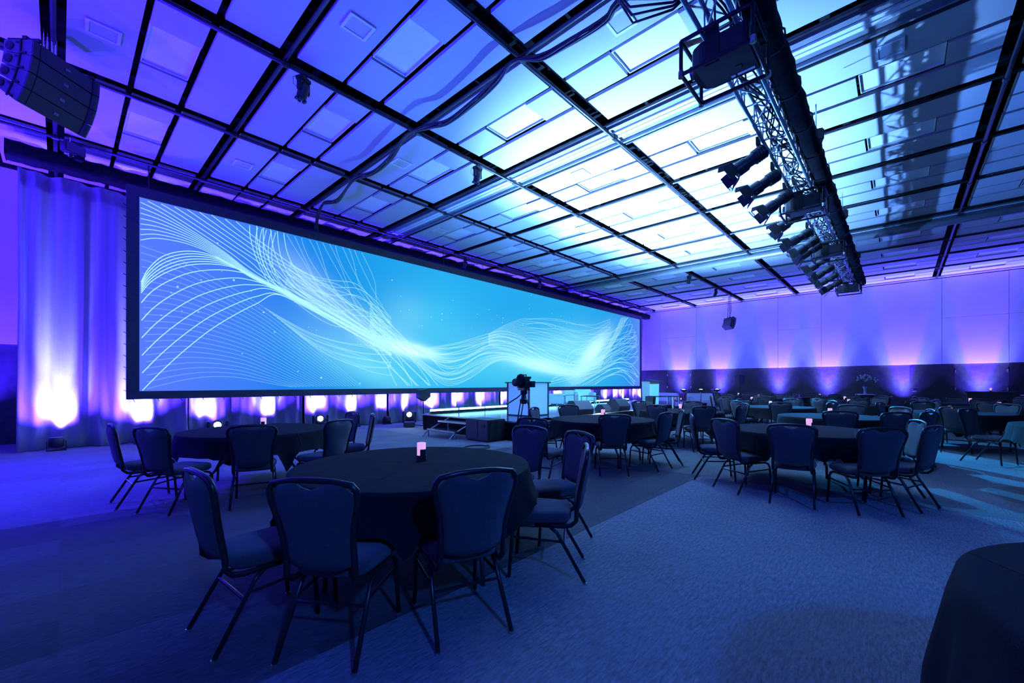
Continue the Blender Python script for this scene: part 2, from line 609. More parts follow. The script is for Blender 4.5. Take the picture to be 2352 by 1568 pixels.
# ------------------------------------------------------------------ the screen
SY = 12.2
SX0, SX1, SZ0, SZ1 = 1.18, 25.24, 1.23, 5.48
scr = thing('projection_screen', 'huge wide screen showing a glowing blue picture of flowing light lines', 'screen', (0, SY, 0))
material('screen_border', (0.03, 0.03, 0.045), 0.5, noise=(8, 0.2))
for a, b in (((SX0 - 0.21, 0, SZ0 - 0.18), (SX1 + 0.27, 0.10, SZ0)), ((SX0 - 0.21, 0, SZ1), (SX1 + 0.27, 0.10, SZ1 + 0.22)),
             ((SX0 - 0.21, 0, SZ0), (SX0, 0.10, SZ1)), ((SX1, 0, SZ0), (SX1 + 0.27, 0.10, SZ1))):
    MB().lohi(a, b).obj('border', 'screen_border', scr)
# lacing along the edge of the screen
lc = MB()
for k in range(60):
    x = SX0 - 0.1 + k * (SX1 - SX0 + 0.3) / 59
    lc.tube([(x, 0.03, SZ0 - 0.18), (x + 0.03, 0.03, SZ0 - 0.235)], 0.008, 4)
for k in range(18):
    z = SZ0 + k * (SZ1 - SZ0) / 17
    lc.tube([(SX0 - 0.21, 0.03, z), (SX0 - 0.255, 0.03, z + 0.03)], 0.008, 4)
tag(lc.obj('lacing', 'black_cloth', scr), kind='stuff')


def picture_material():
    m = bpy.data.materials.new('screen_picture')
    m.use_nodes = True
    nt = m.node_tree
    N, L = nt.nodes, nt.links
    for n in list(N):
        N.remove(n)
    out = N.new('ShaderNodeOutputMaterial')
    em = N.new('ShaderNodeEmission')
    L.new(em.outputs[0], out.inputs[0])
    tc = N.new('ShaderNodeTexCoord')
    sep = N.new('ShaderNodeSeparateXYZ')
    L.new(tc.outputs['Object'], sep.inputs[0])

    def M(op, a, b=None, c=None):
        n = N.new('ShaderNodeMath')
        n.operation = op
        for i, v in enumerate((a, b, c)):
            if v is None:
                continue
            if isinstance(v, (int, float)):
                n.inputs[i].default_value = v
            else:
                L.new(v, n.inputs[i])
        return n.outputs[0]
    X, Z = sep.outputs[0], sep.outputs[2]
    # left-to-right colour run of the printed picture
    u = M('DIVIDE', M('SUBTRACT', X, SX0), SX1 - SX0)
    ramp = N.new('ShaderNodeValToRGB')
    e = ramp.color_ramp.elements
    e[0].position = 0
    e[0].color = (0.10, 0.20, 1.0, 1)
    e[1].position = 1
    e[1].color = (0.12, 0.28, 0.98, 1)
    for p, c in ((0.05, (0.07, 0.20, 0.98)), (0.12, (0.012, 0.22, 0.88)), (0.22, (0.012, 0.34, 0.85)), (0.34, (0.02, 0.43, 0.90)), (0.5, (0.02, 0.41, 0.88)),
                 (0.7, (0.02, 0.42, 0.88)), (0.85, (0.02, 0.36, 0.86)), (0.94, (0.03, 0.28, 0.9))):
        q = e.new(p)
        q.color = (*c, 1)
    L.new(u, ramp.inputs[0])

    def blob(cx, cz, sx, sz, rot, amp):
        dx, dz = M('SUBTRACT', X, cx), M('SUBTRACT', Z, cz)
        a = M('ADD', M('MULTIPLY', dx, cos(rot) / sx), M('MULTIPLY', dz, sin(rot) / sx))
        b = M('ADD', M('MULTIPLY', dx, -sin(rot) / sz), M('MULTIPLY', dz, cos(rot) / sz))
        r2 = M('ADD', M('MULTIPLY', a, a), M('MULTIPLY', b, b))
        return M('MULTIPLY', M('POWER', 2.71828, M('MULTIPLY', r2, -1.0)), amp)
    cur = None
    for args in ((4.7, 4.2, 1.1, 0.45, -0.75, 0.40), (6.0, 3.4, 1.3, 0.42, -0.6, 0.30), (8.1, 2.55, 1.2, 0.20, -0.12, 1.4), (7.7, 2.7, 1.4, 0.45, -0.4, 0.25),
                 (19.6, 3.0, 2.0, 0.55, 0.62, 1.0), (15.4, 2.2, 2.2, 0.28, -0.1, 0.9), (13.4, 3.0, 4.5, 0.8, 0.0, 0.08), (7.9, 3.7, 0.9, 0.8, 0.3, 0.12),
                 (6.0, 2.2, 2.0, 0.5, -0.5, 0.18), (17.5, 3.3, 3.0, 0.9, 0.2, 0.22)):
        b = blob(*args)
        cur = b if cur is None else M('ADD', cur, b)
    mx = N.new('ShaderNodeMix')
    mx.data_type = 'RGBA'
    mx.blend_type = 'ADD'
    mx.inputs['Factor'].default_value = 1
    L.new(ramp.outputs[0], mx.inputs[6])
    cc = N.new('ShaderNodeCombineColor')
    L.new(M('MULTIPLY', cur, 0.55), cc.inputs[0])
    L.new(M('MULTIPLY', cur, 0.62), cc.inputs[1])
    L.new(M('MULTIPLY', cur, 0.35), cc.inputs[2])
    L.new(cc.outputs[0], mx.inputs[7])
    # cyan pools in the lower half of the picture
    cy = None
    for args in ((14.0, 2.1, 7.0, 1.0, 0.0, 0.8), (17.5, 3.3, 3.2, 0.9, 0.1, 0.7), (6.6, 1.9, 2.2, 0.6, -0.3, 0.8), (8.6, 3.6, 2.2, 1.0, 0.2, 0.5)):
        b = blob(*args)
        cy = b if cy is None else M('ADD', cy, b)
    mx2 = N.new('ShaderNodeMix')
    mx2.data_type = 'RGBA'
    mx2.blend_type = 'ADD'
    mx2.inputs['Factor'].default_value = 1
    L.new(mx.outputs[2], mx2.inputs[6])
    c2 = N.new('ShaderNodeCombineColor')
    L.new(M('MULTIPLY', cy, 0.05), c2.inputs[0])
    L.new(M('MULTIPLY', cy, 0.24), c2.inputs[1])
    L.new(M('MULTIPLY', cy, 0.06), c2.inputs[2])
    L.new(c2.outputs[0], mx2.inputs[7])
    L.new(mx2.outputs[2], em.inputs['Color'])
    em.inputs['Strength'].default_value = 1.0
    MAT['screen_picture'] = m


picture_material()
MB().add([(SX0, 0.02, SZ0), (SX1, 0.02, SZ0), (SX1, 0.02, SZ1), (SX0, 0.02, SZ1)], [(0, 1, 2, 3)]).obj('picture', 'screen_picture', scr)
MB().lohi((SX0, 0.03, SZ0), (SX1, 0.06, SZ1)).obj('backing', 'black_cloth', scr)


def line_material():
    m = bpy.data.materials.new('screen_lines')
    m.use_nodes = True
    nt = m.node_tree
    N, L = nt.nodes, nt.links
    for n in list(N):
        N.remove(n)
    out = N.new('ShaderNodeOutputMaterial')
    mix = N.new('ShaderNodeMixShader')
    tr = N.new('ShaderNodeBsdfTransparent')
    em = N.new('ShaderNodeEmission')
    em.inputs['Color'].default_value = (0.48, 1.0, 1.0, 1)
    em.inputs['Strength'].default_value = 1.0
    at = N.new('ShaderNodeAttribute')
    at.attribute_name = 'bright'
    L.new(at.outputs['Fac'], mix.inputs[0])
    L.new(tr.outputs[0], mix.inputs[1])
    L.new(em.outputs[0], mix.inputs[2])
    L.new(mix.outputs[0], out.inputs[0])
    MAT['screen_lines'] = m


line_material()
ART = [
 (16,0.80,[[(1.2,4.54),(1.47,4.65),(1.92,4.67),(2.34,4.59),(2.79,4.41),(3.33,4.12),(4.16,3.82),(5.28,3.35),(7.38,2.5)],[(1.2,5.43),(1.52,5.31),(1.92,5.11),(2.34,4.89),(2.79,4.63),(3.33,4.26),(4.16,3.89),(5.28,3.43),(7.38,2.55)],[(2.96,5.49),(3.33,5.22),(3.82,4.94),(4.34,4.64),(4.89,4.4),(5.49,4.03),(6.13,3.57),(6.73,3.12),(7.38,2.73)]]),
 (12,1.00,[[(1.21,3.62),(1.33,3.93),(1.57,4.26),(1.92,4.46),(2.31,4.52),(2.73,4.43),(3.33,4.15),(4.16,3.85),(5.28,3.39),(7.38,2.55)],[(1.21,3.36),(1.38,3.63),(1.67,3.9),(2.07,4.14),(2.56,4.27),(3.02,4.27),(3.52,4.11),(4.34,3.81),(5.41,3.36),(7.38,2.52)],[(1.23,1.24),(1.57,1.69),(1.99,2.19),(2.5,2.72),(3.02,3.15),(3.52,3.5),(3.99,3.75),(4.7,3.51),(5.49,3.17),(7.38,2.32)]]),
 (22,0.22,[[(1.2,4.42),(1.92,4.24),(2.73,3.87),(3.65,3.37),(4.52,2.72),(5.49,1.98),(6.31,1.32)],[(1.31,1.28),(1.92,1.47),(2.45,1.56),(3.02,1.55),(3.49,1.46),(3.92,1.37),(4.34,1.3)]]),
 (6,0.80,[[(3.3,5.48),(3.3,5.1),(3.4,4.63),(3.62,4.17),(3.92,3.93),(4.7,3.59),(5.7,3.19),(7.38,2.55)],[(4.11,5.46),(4.19,4.95),(4.41,4.47),(4.78,4.07),(5.28,3.75),(5.91,3.42),(6.59,3.06),(7.38,2.64)]]),
 (5,0.70,[[(3.49,5.48),(3.43,5.06),(3.52,4.58),(3.78,4.12),(4.26,3.83),(5.09,3.56),(6.13,3.11),(7.38,2.59)],[(3.92,5.48),(3.82,4.94),(3.88,4.44),(4.12,4.04),(4.55,3.76),(5.24,3.5),(6.22,3.12),(7.38,2.57)]]),
 (12,0.35,[[(4.19,5.44),(4.48,4.87),(4.85,4.24),(5.41,3.61),(6.09,3.06),(7.38,2.14)],[(6.31,5.48),(6.54,4.97),(6.78,4.49),(6.97,4.12),(7.17,3.75),(7.38,3.41)]]),
 (18,0.70,[[(4.26,4.71),(4.7,4.53),(5.41,4.42),(6.09,4.29),(6.73,3.91),(7.38,3.41)],[(4.09,3.81),(4.7,3.51),(5.49,3.13),(6.13,2.85),(6.73,2.68),(7.38,2.52)]]),
 (10,0.40,[[(3.65,3.37),(4.7,2.89),(5.7,2.65),(6.59,2.54),(7.38,2.5)],[(4.52,2.72),(5.28,2.22),(5.91,1.96),(6.63,1.8),(7.38,1.73)]]),
 (18,0.80,[[(6.62,3.99),(7.24,3.46),(7.9,2.9),(8.38,2.61),(9.13,2.74),(10.23,2.95),(11.45,3.27),(12.46,3.5),(13.57,3.39),(14.79,3.0),(16.12,2.63),(17.61,2.46),(19.27,2.52),(20.99,2.98)],[(6.62,2.65),(7.24,2.54),(8.14,2.51),(8.87,2.31),(9.39,1.98),(9.83,1.86),(10.4,2.01),(11.45,2.52),(12.82,2.63),(13.96,2.43),(15.22,2.2),(16.6,1.96),(18.69,1.94),(20.48,2.23)]]),
 (12,0.70,[[(6.62,3.77),(7.46,3.02),(8.28,2.4),(8.97,1.97),(9.61,1.82),(10.29,1.92),(11.13,2.31),(12.12,2.55),(13.19,2.6),(14.79,2.3),(17.1,2.08),(19.27,2.45),(21.12,3.39),(22.92,5.35)],[(6.62,2.95),(7.46,2.48),(8.28,2.12),(8.97,1.68),(9.61,1.38),(10.29,1.43),(11.13,1.75),(12.12,2.26),(13.19,2.35),(14.79,2.03),(17.1,1.79),(19.27,2.14),(21.12,3.06),(23.59,5.43)]]),
 (10,0.80,[[(6.62,3.54),(7.24,3.0),(8.14,2.27),(9.18,1.32)],[(6.62,2.61),(6.94,2.26),(7.28,1.85),(7.72,1.32)]]),
 (24,0.35,[[(11.78,3.39),(12.82,3.88),(13.96,4.26),(15.22,4.46),(16.6,4.45),(18.14,4.31),(19.86,4.42),(21.52,4.92)],[(11.78,2.96),(12.82,2.78),(13.96,2.59),(15.22,2.37),(16.6,2.19),(18.69,2.0),(20.48,2.3),(21.79,2.88)]]),
 (14,0.60,[[(17.1,2.44),(17.61,3.06),(18.69,3.49),(19.86,3.83),(21.79,4.26),(23.07,4.8),(23.98,5.33)],[(15.66,1.32),(17.61,1.62),(19.86,2.15),(21.79,2.88),(23.52,3.54),(24.77,3.77),(24.97,4.23)]]),
 (12,0.60,[[(16.6,1.96),(18.69,2.25),(20.48,2.83),(22.21,3.6),(23.67,4.2),(24.77,4.44)],[(17.61,1.32),(19.27,1.75),(20.86,2.31),(22.49,2.63),(23.98,2.54),(25.02,3.03)]]),
 (8,0.60,[[(17.61,1.32),(19.27,1.82),(21.12,2.38),(22.49,2.63),(23.98,2.47),(25.13,1.9)],[(19.86,1.29),(21.12,1.71),(22.21,1.93),(23.07,1.91),(23.82,1.59),(24.45,1.27)]]),
]


def catmull(pts, t):
    n = len(pts) - 1
    x = t * n
    i = min(int(x), n - 1)
    f = x - i
    p0, p1, p2, p3 = pts[max(i - 1, 0)], pts[i], pts[i + 1], pts[min(i + 2, n)]
    return tuple(0.5 * (2 * p1[k] + (p2[k] - p0[k]) * f + (2 * p0[k] - 5 * p1[k] + 4 * p2[k] - p3[k]) * f * f + (3 * p1[k] - p0[k] - 3 * p2[k] + p3[k]) * f ** 3) for k in (0, 1))


def art_lines():
    vs, fs, br = [], [], []
    for fi, (n, b, keys) in enumerate(ART):
        w0, wv = (0.55, 0.5) if fi < 2 else ((0.0, 0.0) if fi == 2 else ((0.3, 0.5) if fi == 11 else ((0.0, 0.35) if fi in (3, 4, 5, 7, 10) else (0.0, 0.85))))
        if fi in (6, 8, 9, 12, 13):
            b *= 0.72
        for q in range(n):
            t = q / (n - 1) * (len(keys) - 1)
            ki = min(int(t), len(keys) - 2)
            f = t - ki
            SEG = 44
            line = []
            for s in range(SEG + 1):
                a = catmull(keys[ki], s / SEG)
                c = catmull(keys[ki + 1], s / SEG)
                u = s / SEG
                g = f + wv * (max(0.0, u - w0) / (1 - w0)) ** 0.7 * (0.30 * sin(4.6 * u + q * 2.4) + 0.14 * sin(7.5 * u + q * 5.1))
                line.append((a[0] + (c[0] - a[0]) * g, a[1] + (c[1] - a[1]) * g))
            y = 0.017 - 0.00002 * len(fs) / SEG
            prev = None
            for s in range(SEG):
                p, q2 = line[s], line[s + 1]
                if not all(SX0 < v[0] < SX1 and SZ0 < v[1] < SZ1 for v in (p, q2)):
                    continue
                dx, dz = q2[0] - p[0], q2[1] - p[1]
                l = hypot(dx, dz) or 1
                wd = 0.0085 + 0.0003 * p[0]
                nx, nz = -dz / l * wd, dx / l * wd
                k = len(vs)
                vs += [(p[0] - nx, y, p[1] - nz), (p[0] + nx, y, p[1] + nz), (q2[0] + nx, y, q2[1] + nz), (q2[0] - nx, y, q2[1] - nz)]
                fs.append((k, k + 1, k + 2, k + 3))
                br.append(min(1.0, b * 0.95))
    # drifting sparks
    for k in range(150):
        t = R.random()
        x = R.uniform(SX0 + 0.3, SX1 - 0.3)
        z = (SZ0 + SZ1) / 2 + R.gauss(0, 0.9) - 0.6 * sin((x - 3) * 0.4)
        if not SZ0 + 0.1 < z < SZ1 - 0.1:
            continue
        r = R.uniform(0.012, 0.03)
        n0 = len(vs)
        vs += [(x + r * cos(a * pi / 4), -0.004, z + r * sin(a * pi / 4)) for a in range(8)]
        fs.append(tuple(range(n0, n0 + 8)))
        br.append(R.uniform(0.3, 0.8))
    me = bpy.data.meshes.new('light_lines')
    me.from_pydata(vs, [], fs)
    at = me.attributes.new('bright', 'FLOAT', 'FACE')
    at.data.foreach_set('value', br)
    me.materials.append(MAT['screen_lines'])
    o = link('light_lines', me, scr)
    tag(o, 'fine pale cyan curves and sparks of the picture', kind='stuff')


art_lines()
# straps that carry the screen
for x in (1.35, 5.06, 9.6, 14.2, 18.8, 23.4):
    MB().tube([(x, 0.07, SZ1 + 0.2), (x, 0.175, CZ - 0.09)], 0.012, 5).obj('hanger', 'black_paint', scr)

# black-draped truss over the top of the screen and curtains
dt = thing('draped_truss', 'long truss wrapped in black cloth above the screen and curtains', 'truss', (0, 12.78, 5.96))


def drape_skin(u, v):
    x = -0.72 + u * 28.3
    a = v * 2 * pi
    wob = 1 + 0.035 * sin(x * 9.3 + 2 * sin(a)) + 0.03 * sin(x * 23 + a * 3)
    c, s = cos(a), sin(a)
    m = max(abs(c), abs(s)) ** 0.8
    return (x, 0.20 * c / m * wob, 0.155 * s / m * wob)


MB().grid(drape_skin, 300, 16).obj('black_wrap', 'black_cloth', dt, 'all')
MB().tube([(-0.74, 0, 0), (27.6, 0, 0)], 0.06, 8).obj('core_pipe', 'pipe_steel', dt)
for sx in (-0.72, 27.58):
    MB().box((sx, 0, 0), (0.02, 0.38, 0.30)).obj('end_cap', 'black_cloth', dt)
for x in (0.15, 6.1, 12.0, 18.2, 24.3):
    MB().tube([(x, 0, 0.1), (x, 0, 0.5)], 0.012, 5).obj('hanging_chain', 'chrome', dt)

# ------------------------------------------------------------------ satin curtains behind the screen
CY = 13.28


def drape(x0, x1, idx):
    ph = R.uniform(0, 6)
    k1 = R.uniform(8.5, 10.5)

    def fn(u, v):
        z = 0.015 + v * 5.80
        x = x0 + u * (x1 - x0)
        gather = 1.0 - 0.35 * v
        d = 0.075 * sin(k1 * (x - x0) + ph + 0.5 * sin(2.3 * x)) + 0.045 * sin(2.1 * k1 * (x - x0) + 1.3 * ph + 0.8 * sin(z * 0.5)) \
            + 0.03 * sin(3.1 * (x - x0) + ph * 2 + 0.25 * z)
        d *= 0.55 + 0.6 * gather
        low = max(0.0, 1 - z / 0.5)
        d -= low * low * (0.10 + 0.07 * sin(5 * x + ph))
        edge = min(u, 1 - u)
        return (x + 0.02 * sin(z * 1.1 + ph) * (1 - v), d - (0.05 if edge < 0.02 else 0), z)
    o = MB().grid(fn, 110, 16).obj('curtain', 'satin', None, 'all')
    o.location = (0, CY, 0)
    sm = o.modifiers.new('thickness', 'SOLIDIFY')
    sm.thickness = 0.006
    tag(o, 'floor-length silver satin curtain, %s from the left end of the row' % ORD[idx + 1], 'curtain', 'satin curtains along the screen wall')


cx = -0.60
ncur = 10
for i in range(ncur):
    drape(cx + 0.01, cx + 2.80, i)
    cx += 2.81

# ------------------------------------------------------------------ floor uplights
ul = thing('uplight', 'x', 'uplight', (0, 0, 0), 0, 'violet floor uplights at the curtains')
MB().lathe([(0.10, 0.0), (0.115, 0.02), (0.115, 0.16), (0.095, 0.20)], 14, TR(0, 0, 0.075)).obj('body', 'plastic_black', ul, True)
MB().lathe([(0.085, 0.0), (0.085, 0.006)], 14, TR(0, 0, 0.268)).obj('lens', 'lens_violet', ul)
for s in (-1, 1):
    MB().box((s * 0.135, 0, 0.10), (0.012, 0.05, 0.20)).obj('yoke_arm', 'black_metal', ul)
MB().box((0, 0, 0.008), (0.29, 0.16, 0.016)).obj('foot_plate', 'black_metal', ul)
index_kids(ul)
UP = [-0.05, 1.31, 2.59, 3.99, 5.35, 6.47, 7.61, 8.52, 9.68, 10.97, 12.30, 13.65, 14.95, 16.31, 17.87, 18.95, 20.6, 22.63, 23.81, 24.83, 26.34, 27.35]
for i, x in enumerate(UP):
    lab = 'small black violet uplight on the floor before the curtains, %s from the left' % ORD[i + 1]
    o = ul if i == 0 else dup(ul)
    y = CY - 0.39
    o.location = (x, y, 0)
    o.rotation_euler = (0, 0, R.uniform(-0.3, 0.3))
    o['label'] = lab
    p = 1.3 if i < 2 else (0.8 if i < 8 else 1.2)
    lamp('uplight_lamp', 'SPOT', (x, y, 0.285), (x + R.uniform(-0.1, 0.1), y + 0.22, 1.15), 1900 * p, VIOLET, 116, 0.9, 0.05)
    lamp('uplight_core', 'SPOT', (x, y, 0.285), (x + R.uniform(-0.04, 0.04), y + 0.39, 0.84), 1000 * p, LILAC, 60, 1.0, 0.05)
    lamp('uplight_tongue', 'SPOT', (x, y, 0.285), (x + R.uniform(-0.05, 0.05), y + 0.40, 2.1), 1300 * p, LILAC, 26, 0.9, 0.05)
FU = [10.61, 8.20, 5.09, 2.81, -0.13, -2.66, -6.0]
for i, y in enumerate(FU):
    o = dup(ul)
    o.location = (RX1 - 0.45, y, 0)
    o.rotation_euler = (0, 0, pi / 2)
    o['label'] = 'small violet uplight on the floor against the far wall, %s from the left' % ORD[i + 1]
    o['group'] = 'violet floor uplights at the far wall'
    lamp('wall_lamp', 'SPOT', (RX1 - 0.45, y, 0.30), (RX1 - 0.10, y, 2.3), 15000, (0.045, 0.006, 1.0), 30, 0.55, 0.06)
    lamp('wall_lamp_core', 'SPOT', (RX1 - 0.45, y, 0.30), (RX1 - 0.04, y, 4.0), 2500, (0.19, 0.20, 1.0), 56, 0.85, 0.06)
    lamp('wall_lamp_wide', 'SPOT', (RX1 - 0.45, y, 0.30), (RX1 - 0.45, y, 6.0), 1900, (0.07, 0.06, 1.0), 100, 0.9, 0.06)
# added out-of-view uplights that turn the left wall and ceiling violet
LU = [(-5.5, 12.0), (-5.5, 8.5), (-5.5, 5.0), (-3.0, 14.4), (-1.4, 14.4)]
for i, (x, y) in enumerate(LU):
    o = dup(ul)
    o.location = (x, y, 0)
    o['label'] = 'added unseen violet uplight against the wall left of the curtains, %s from the camera' % ORD[i + 1]
    o['group'] = 'added violet floor uplights at the left wall'
    lamp('left_wall_fill', 'SPOT', (x, y, 0.30), (x + 2.2 if x < -5 else x, y if x < -5 else y - 1.2, 6.4), 5200, (0.035, 0.010, 1.0), 120, 0.8, 0.06)
# added glowing strip hidden behind the screen's top edge, tints the ceiling violet
MB().lohi((1.3, -0.31, -0.175), (25.2, -0.27, -0.167)).obj('violet_fill_strip', 'violet_fill', dt)
for k in range(13):
    MB().lohi((1.4 + k * 1.97, -0.30, -0.167), (1.44 + k * 1.97, -0.10, -0.155)).obj('fill_strip_bracket', 'black_metal', dt)

# ------------------------------------------------------------------ stage
ST = 0.475
SGX0, SGX1, SGY0, SGY1 = 7.45, 21.2, 6.8, 10.6
stg = thing('stage', 'low black stage with glossy deck in front of the screen', 'stage', (SGX0, SGY0, 0))
W_, D_ = SGX1 - SGX0, SGY1 - SGY0
nx_, ny_ = 11, 3
deck_m = MB().box((0, 0, 0), (W_ / nx_ - 0.008, D_ / ny_ - 0.008, 0.03)).mesh('deck_panel', 'stage_deck')
for i in range(nx_):
    for j in range(ny_):
        link('deck_panel', deck_m, stg, ((i + 0.5) * W_ / nx_, (j + 0.5) * D_ / ny_, ST - 0.015))
for a, b in (((0.02, 0.02, 0.0), (W_ - 0.02, 0.05, ST - 0.035)), ((0.02, D_ - 0.05, 0.0), (W_ - 0.02, D_ - 0.02, ST - 0.035)),
             ((0.02, 0.05, 0), (0.05, D_ - 0.05, ST - 0.035)), ((W_ - 0.05, 0.05, 0), (W_ - 0.02, D_ - 0.05, ST - 0.035))):
    MB().lohi(a, b).obj('skirt', 'black_cloth', stg)
MB().lohi((0, -0.012, ST - 0.03), (W_, 0.0, ST + 0.004)).obj('edge_strip', 'aluminium', stg)
MB().lohi((-0.012, 0, ST - 0.03), (0, D_, ST + 0.004)).obj('edge_strip', 'aluminium', stg)
# row of LED battens along the back of the stage
lb = thing('led_batten', 'x', 'stage light', (0, 0, 0), 0, 'LED battens along the back of the stage')
MB().lohi((-0.55, -0.04, 0), (0.55, 0.06, 0.07)).obj('housing', 'black_metal', lb)
MB().lohi((-0.53, -0.035, 0.07), (0.53, 0.03, 0.125)).obj('light_strip', 'led_bar', lb)
for s in (-0.4, 0.4):
    MB().box((s, 0.01, 0.002), (0.06, 0.12, 0.006)).obj('foot', 'black_metal', lb)
index_kids(lb)
for i in range(11):
    o = lb if i == 0 else dup(lb)
    o.location = (8.2 + i * 1.16, SGY1 - 0.12, ST + 0.002)
    o['label'] = 'glowing cyan LED batten on the stage edge, %s from the left' % ORD[i + 1]

# steps up to the stage
sp = thing('stage_steps', 'two-tread aluminium stage steps at the left end of the stage', 'steps', (6.62, 8.05, 0))
for k, (x, z) in enumerate(((0.0, 0.20), (0.36, 0.39))):
    MB().lohi((x, 0, z - 0.03), (x + 0.34, 1.15, z)).obj('tread', 'stage_deck', sp)
    MB().lohi((x - 0.012, 0, z - 0.035), (x, 1.15, z + 0.004)).obj('nosing', 'aluminium', sp)
for y in (0.03, 1.12):
    MB().tube([(0.02, y, 0), (0.02, y, 0.18)], 0.018, 6).obj('leg', 'aluminium', sp)
    MB().tube([(0.68, y, 0), (0.68, y, 0.37)], 0.018, 6).obj('leg', 'aluminium', sp)
    MB().tube([(-0.16, y, 0.02), (0.02, y, 0.16), (0.70, y, 0.44)], 0.016, 6).obj('stringer', 'aluminium', sp)

# subwoofer beside the steps
sb = thing('subwoofer', 'big black subwoofer box on the carpet by the stage steps', 'loudspeaker', (6.83, 7.10, 0))
MB().lohi((0, 0, 0.03), (0.60, 0.80, 0.53)).obj('cabinet', 'plastic_black', sb, False, 0.012)
MB().lohi((-0.012, 0.36, 0.06), (-0.001, 0.76, 0.50)).obj('grille', 'grey_grille', sb)
MB().lohi((-0.012, 0.10, 0.34), (-0.001, 0.22, 0.42)).obj('handle_cup', 'black_metal', sb)
MB().lohi((0.05, -0.01, 0.06), (0.55, -0.001, 0.50)).obj('back_plate', 'black_metal', sb)
for x in (0.06, 0.54):
    for y in (0.06, 0.74):
        MB().box((x, y, 0.016), (0.05, 0.05, 0.032)).obj('foot', 'black_metal', sb)
# road case next to it with cables in front
rc = thing('road_case', 'low black equipment case behind the tripod, against the stage', 'case', (7.62, 6.12, 0))
MB().lohi((0, 0, 0.02), (0.9, 0.55, 0.52)).obj('body', 'plastic_black', rc, False, 0.01)
for z in (0.02, 0.36, 0.50):
    MB().lohi((-0.008, -0.008, z), (0.908, 0.558, z + 0.02)).obj('metal_band', 'aluminium', rc)
for x in (0.2, 0.7):
    MB().box((x, -0.015, 0.38), (0.09, 0.02, 0.10)).obj('latch', 'chrome', rc)


def coil(name, label, c, r, n, tube_r=0.011, cat='cable'):
    pts = []
    for k in range(n * 18 + 1):
        a = k / 18 * 2 * pi
        rr = r * (1 + 0.12 * sin(a * 0.37 + k * 0.01))
        pts.append((c[0] + rr * cos(a), c[1] + rr * 0.8 * sin(a), 0.012 + 0.006 * (k // 18)))
    o = MB().tube([(p[0] - c[0], p[1] - c[1], p[2]) for p in pts], tube_r, 5).obj(name, 'plastic_black', None, 'all')
    o.location = (c[0], c[1], 0)
    return tag(o, label, cat)


coil('cable_coil', 'loose coil of black cable on the carpet behind the nearest table', (5.0, 5.75), 0.42, 3)
coil('cable_coil', 'black cable coil on the carpet in front of the subwoofer', (6.15, 6.75), 0.30, 3)

# ------------------------------------------------------------------ video camera on tripod
vt = thing('video_camera', 'broadcast video camera on tall black tripod in front of the stage', 'video camera', (6.72, 5.88, 0), radians(-20))
for k in range(3):
    a = radians(90 + 120 * k)
    fx, fy = 0.40 * cos(a), 0.40 * sin(a)
    lg = MB()
    for s in (-1, 1):
        ox, oy = -sin(a) * 0.035 * s, cos(a) * 0.035 * s
        lg.tube([(0.07 * cos(a) + ox, 0.07 * sin(a) + oy, 1.02), (0.27 * cos(a) + ox, 0.27 * sin(a) + oy, 0.42)], 0.012, 6)
    lg.tube([(0.2 * cos(a), 0.2 * sin(a), 0.62), (fx, fy, 0.03)], 0.014, 6)
    l_ = lg.obj('tripod_leg', 'black_metal', vt)
    MB().lathe([(0.025, 0), (0.03, 0.012), (0.015, 0.035)], 8, TR(fx, fy, 0)).obj('foot', 'plastic_black', l_)
MB().lathe([(0.05, 0.96), (0.085, 1.0), (0.09, 1.05), (0.06, 1.08), (0.05, 1.16), (0.075, 1.18), (0.075, 1.25)], 14).obj('fluid_head', 'black_metal', vt, True)
MB().tube([(-0.05, 0.0, 1.18), (-0.2, -0.08, 1.10), (-0.50, -0.20, 0.98)], [0.012, 0.014, 0.018], 7).obj('pan_handle', 'black_metal', vt)
MB().box((0, 0, 1.265), (0.14, 0.30, 0.025)).obj('mounting_plate', 'black_metal', vt)
MB().box((0, 0.02, 1.40), (0.15, 0.34, 0.24)).obj('camera_body', 'plastic_black', vt, False, 0.02)
MB().lathe([(0.06, 0), (0.075, 0.02), (0.075, 0.12), (0.09, 0.14), (0.09, 0.20)], 14, TR(0, 0.19, 1.42) @ RX(-pi / 2)).obj('lens_barrel', 'plastic_black', vt, True)
MB().lathe([(0.05, 0), (0.14, 0.01), (0.15, 0.05), (0.145, 0.09), (0.05, 0.10)], 12, TR(-0.15, -0.05, 1.45) @ RY(pi / 2)).obj('viewfinder_drum', 'black_cloth', vt, True)
MB().tube([(0, -0.1, 1.52), (0, -0.1, 1.58), (0, 0.16, 1.58), (0, 0.16, 1.52)], 0.014, 6).obj('top_handle', 'black_metal', vt)
MB().box((0.14, 0.06, 1.52), (0.12, 0.05, 0.05)).obj('microphone_mount', 'black_metal', vt)
MB().box((0.12, -0.14, 1.38), (0.09, 0.12, 0.13)).obj('battery', 'plastic_black', vt)

# ------------------------------------------------------------------ furniture on stage
pl = thing('plinth', 'glowing pale blue counter with dark top on the stage behind the video camera', 'counter', (8.85, 7.55, ST + 0.001))
MB().lohi((0.03, 0.03, 0.03), (0.87, 0.82, 0.92)).obj('lit_body', 'lit_plinth', pl)
for x in (0, 0.86):
    for y in (0, 0.81):
        MB().lohi((x, y, 0), (x + 0.04, y + 0.04, 0.93)).obj('corner_post', 'pipe_steel', pl)
MB().lohi((-0.04, -0.04, 0.93), (0.94, 0.89, 0.96)).obj('top', 'black_paint', pl)
MB().lohi((0, 0, 0.0), (0.90, 0.85, 0.03)).obj('base', 'black_paint', pl)


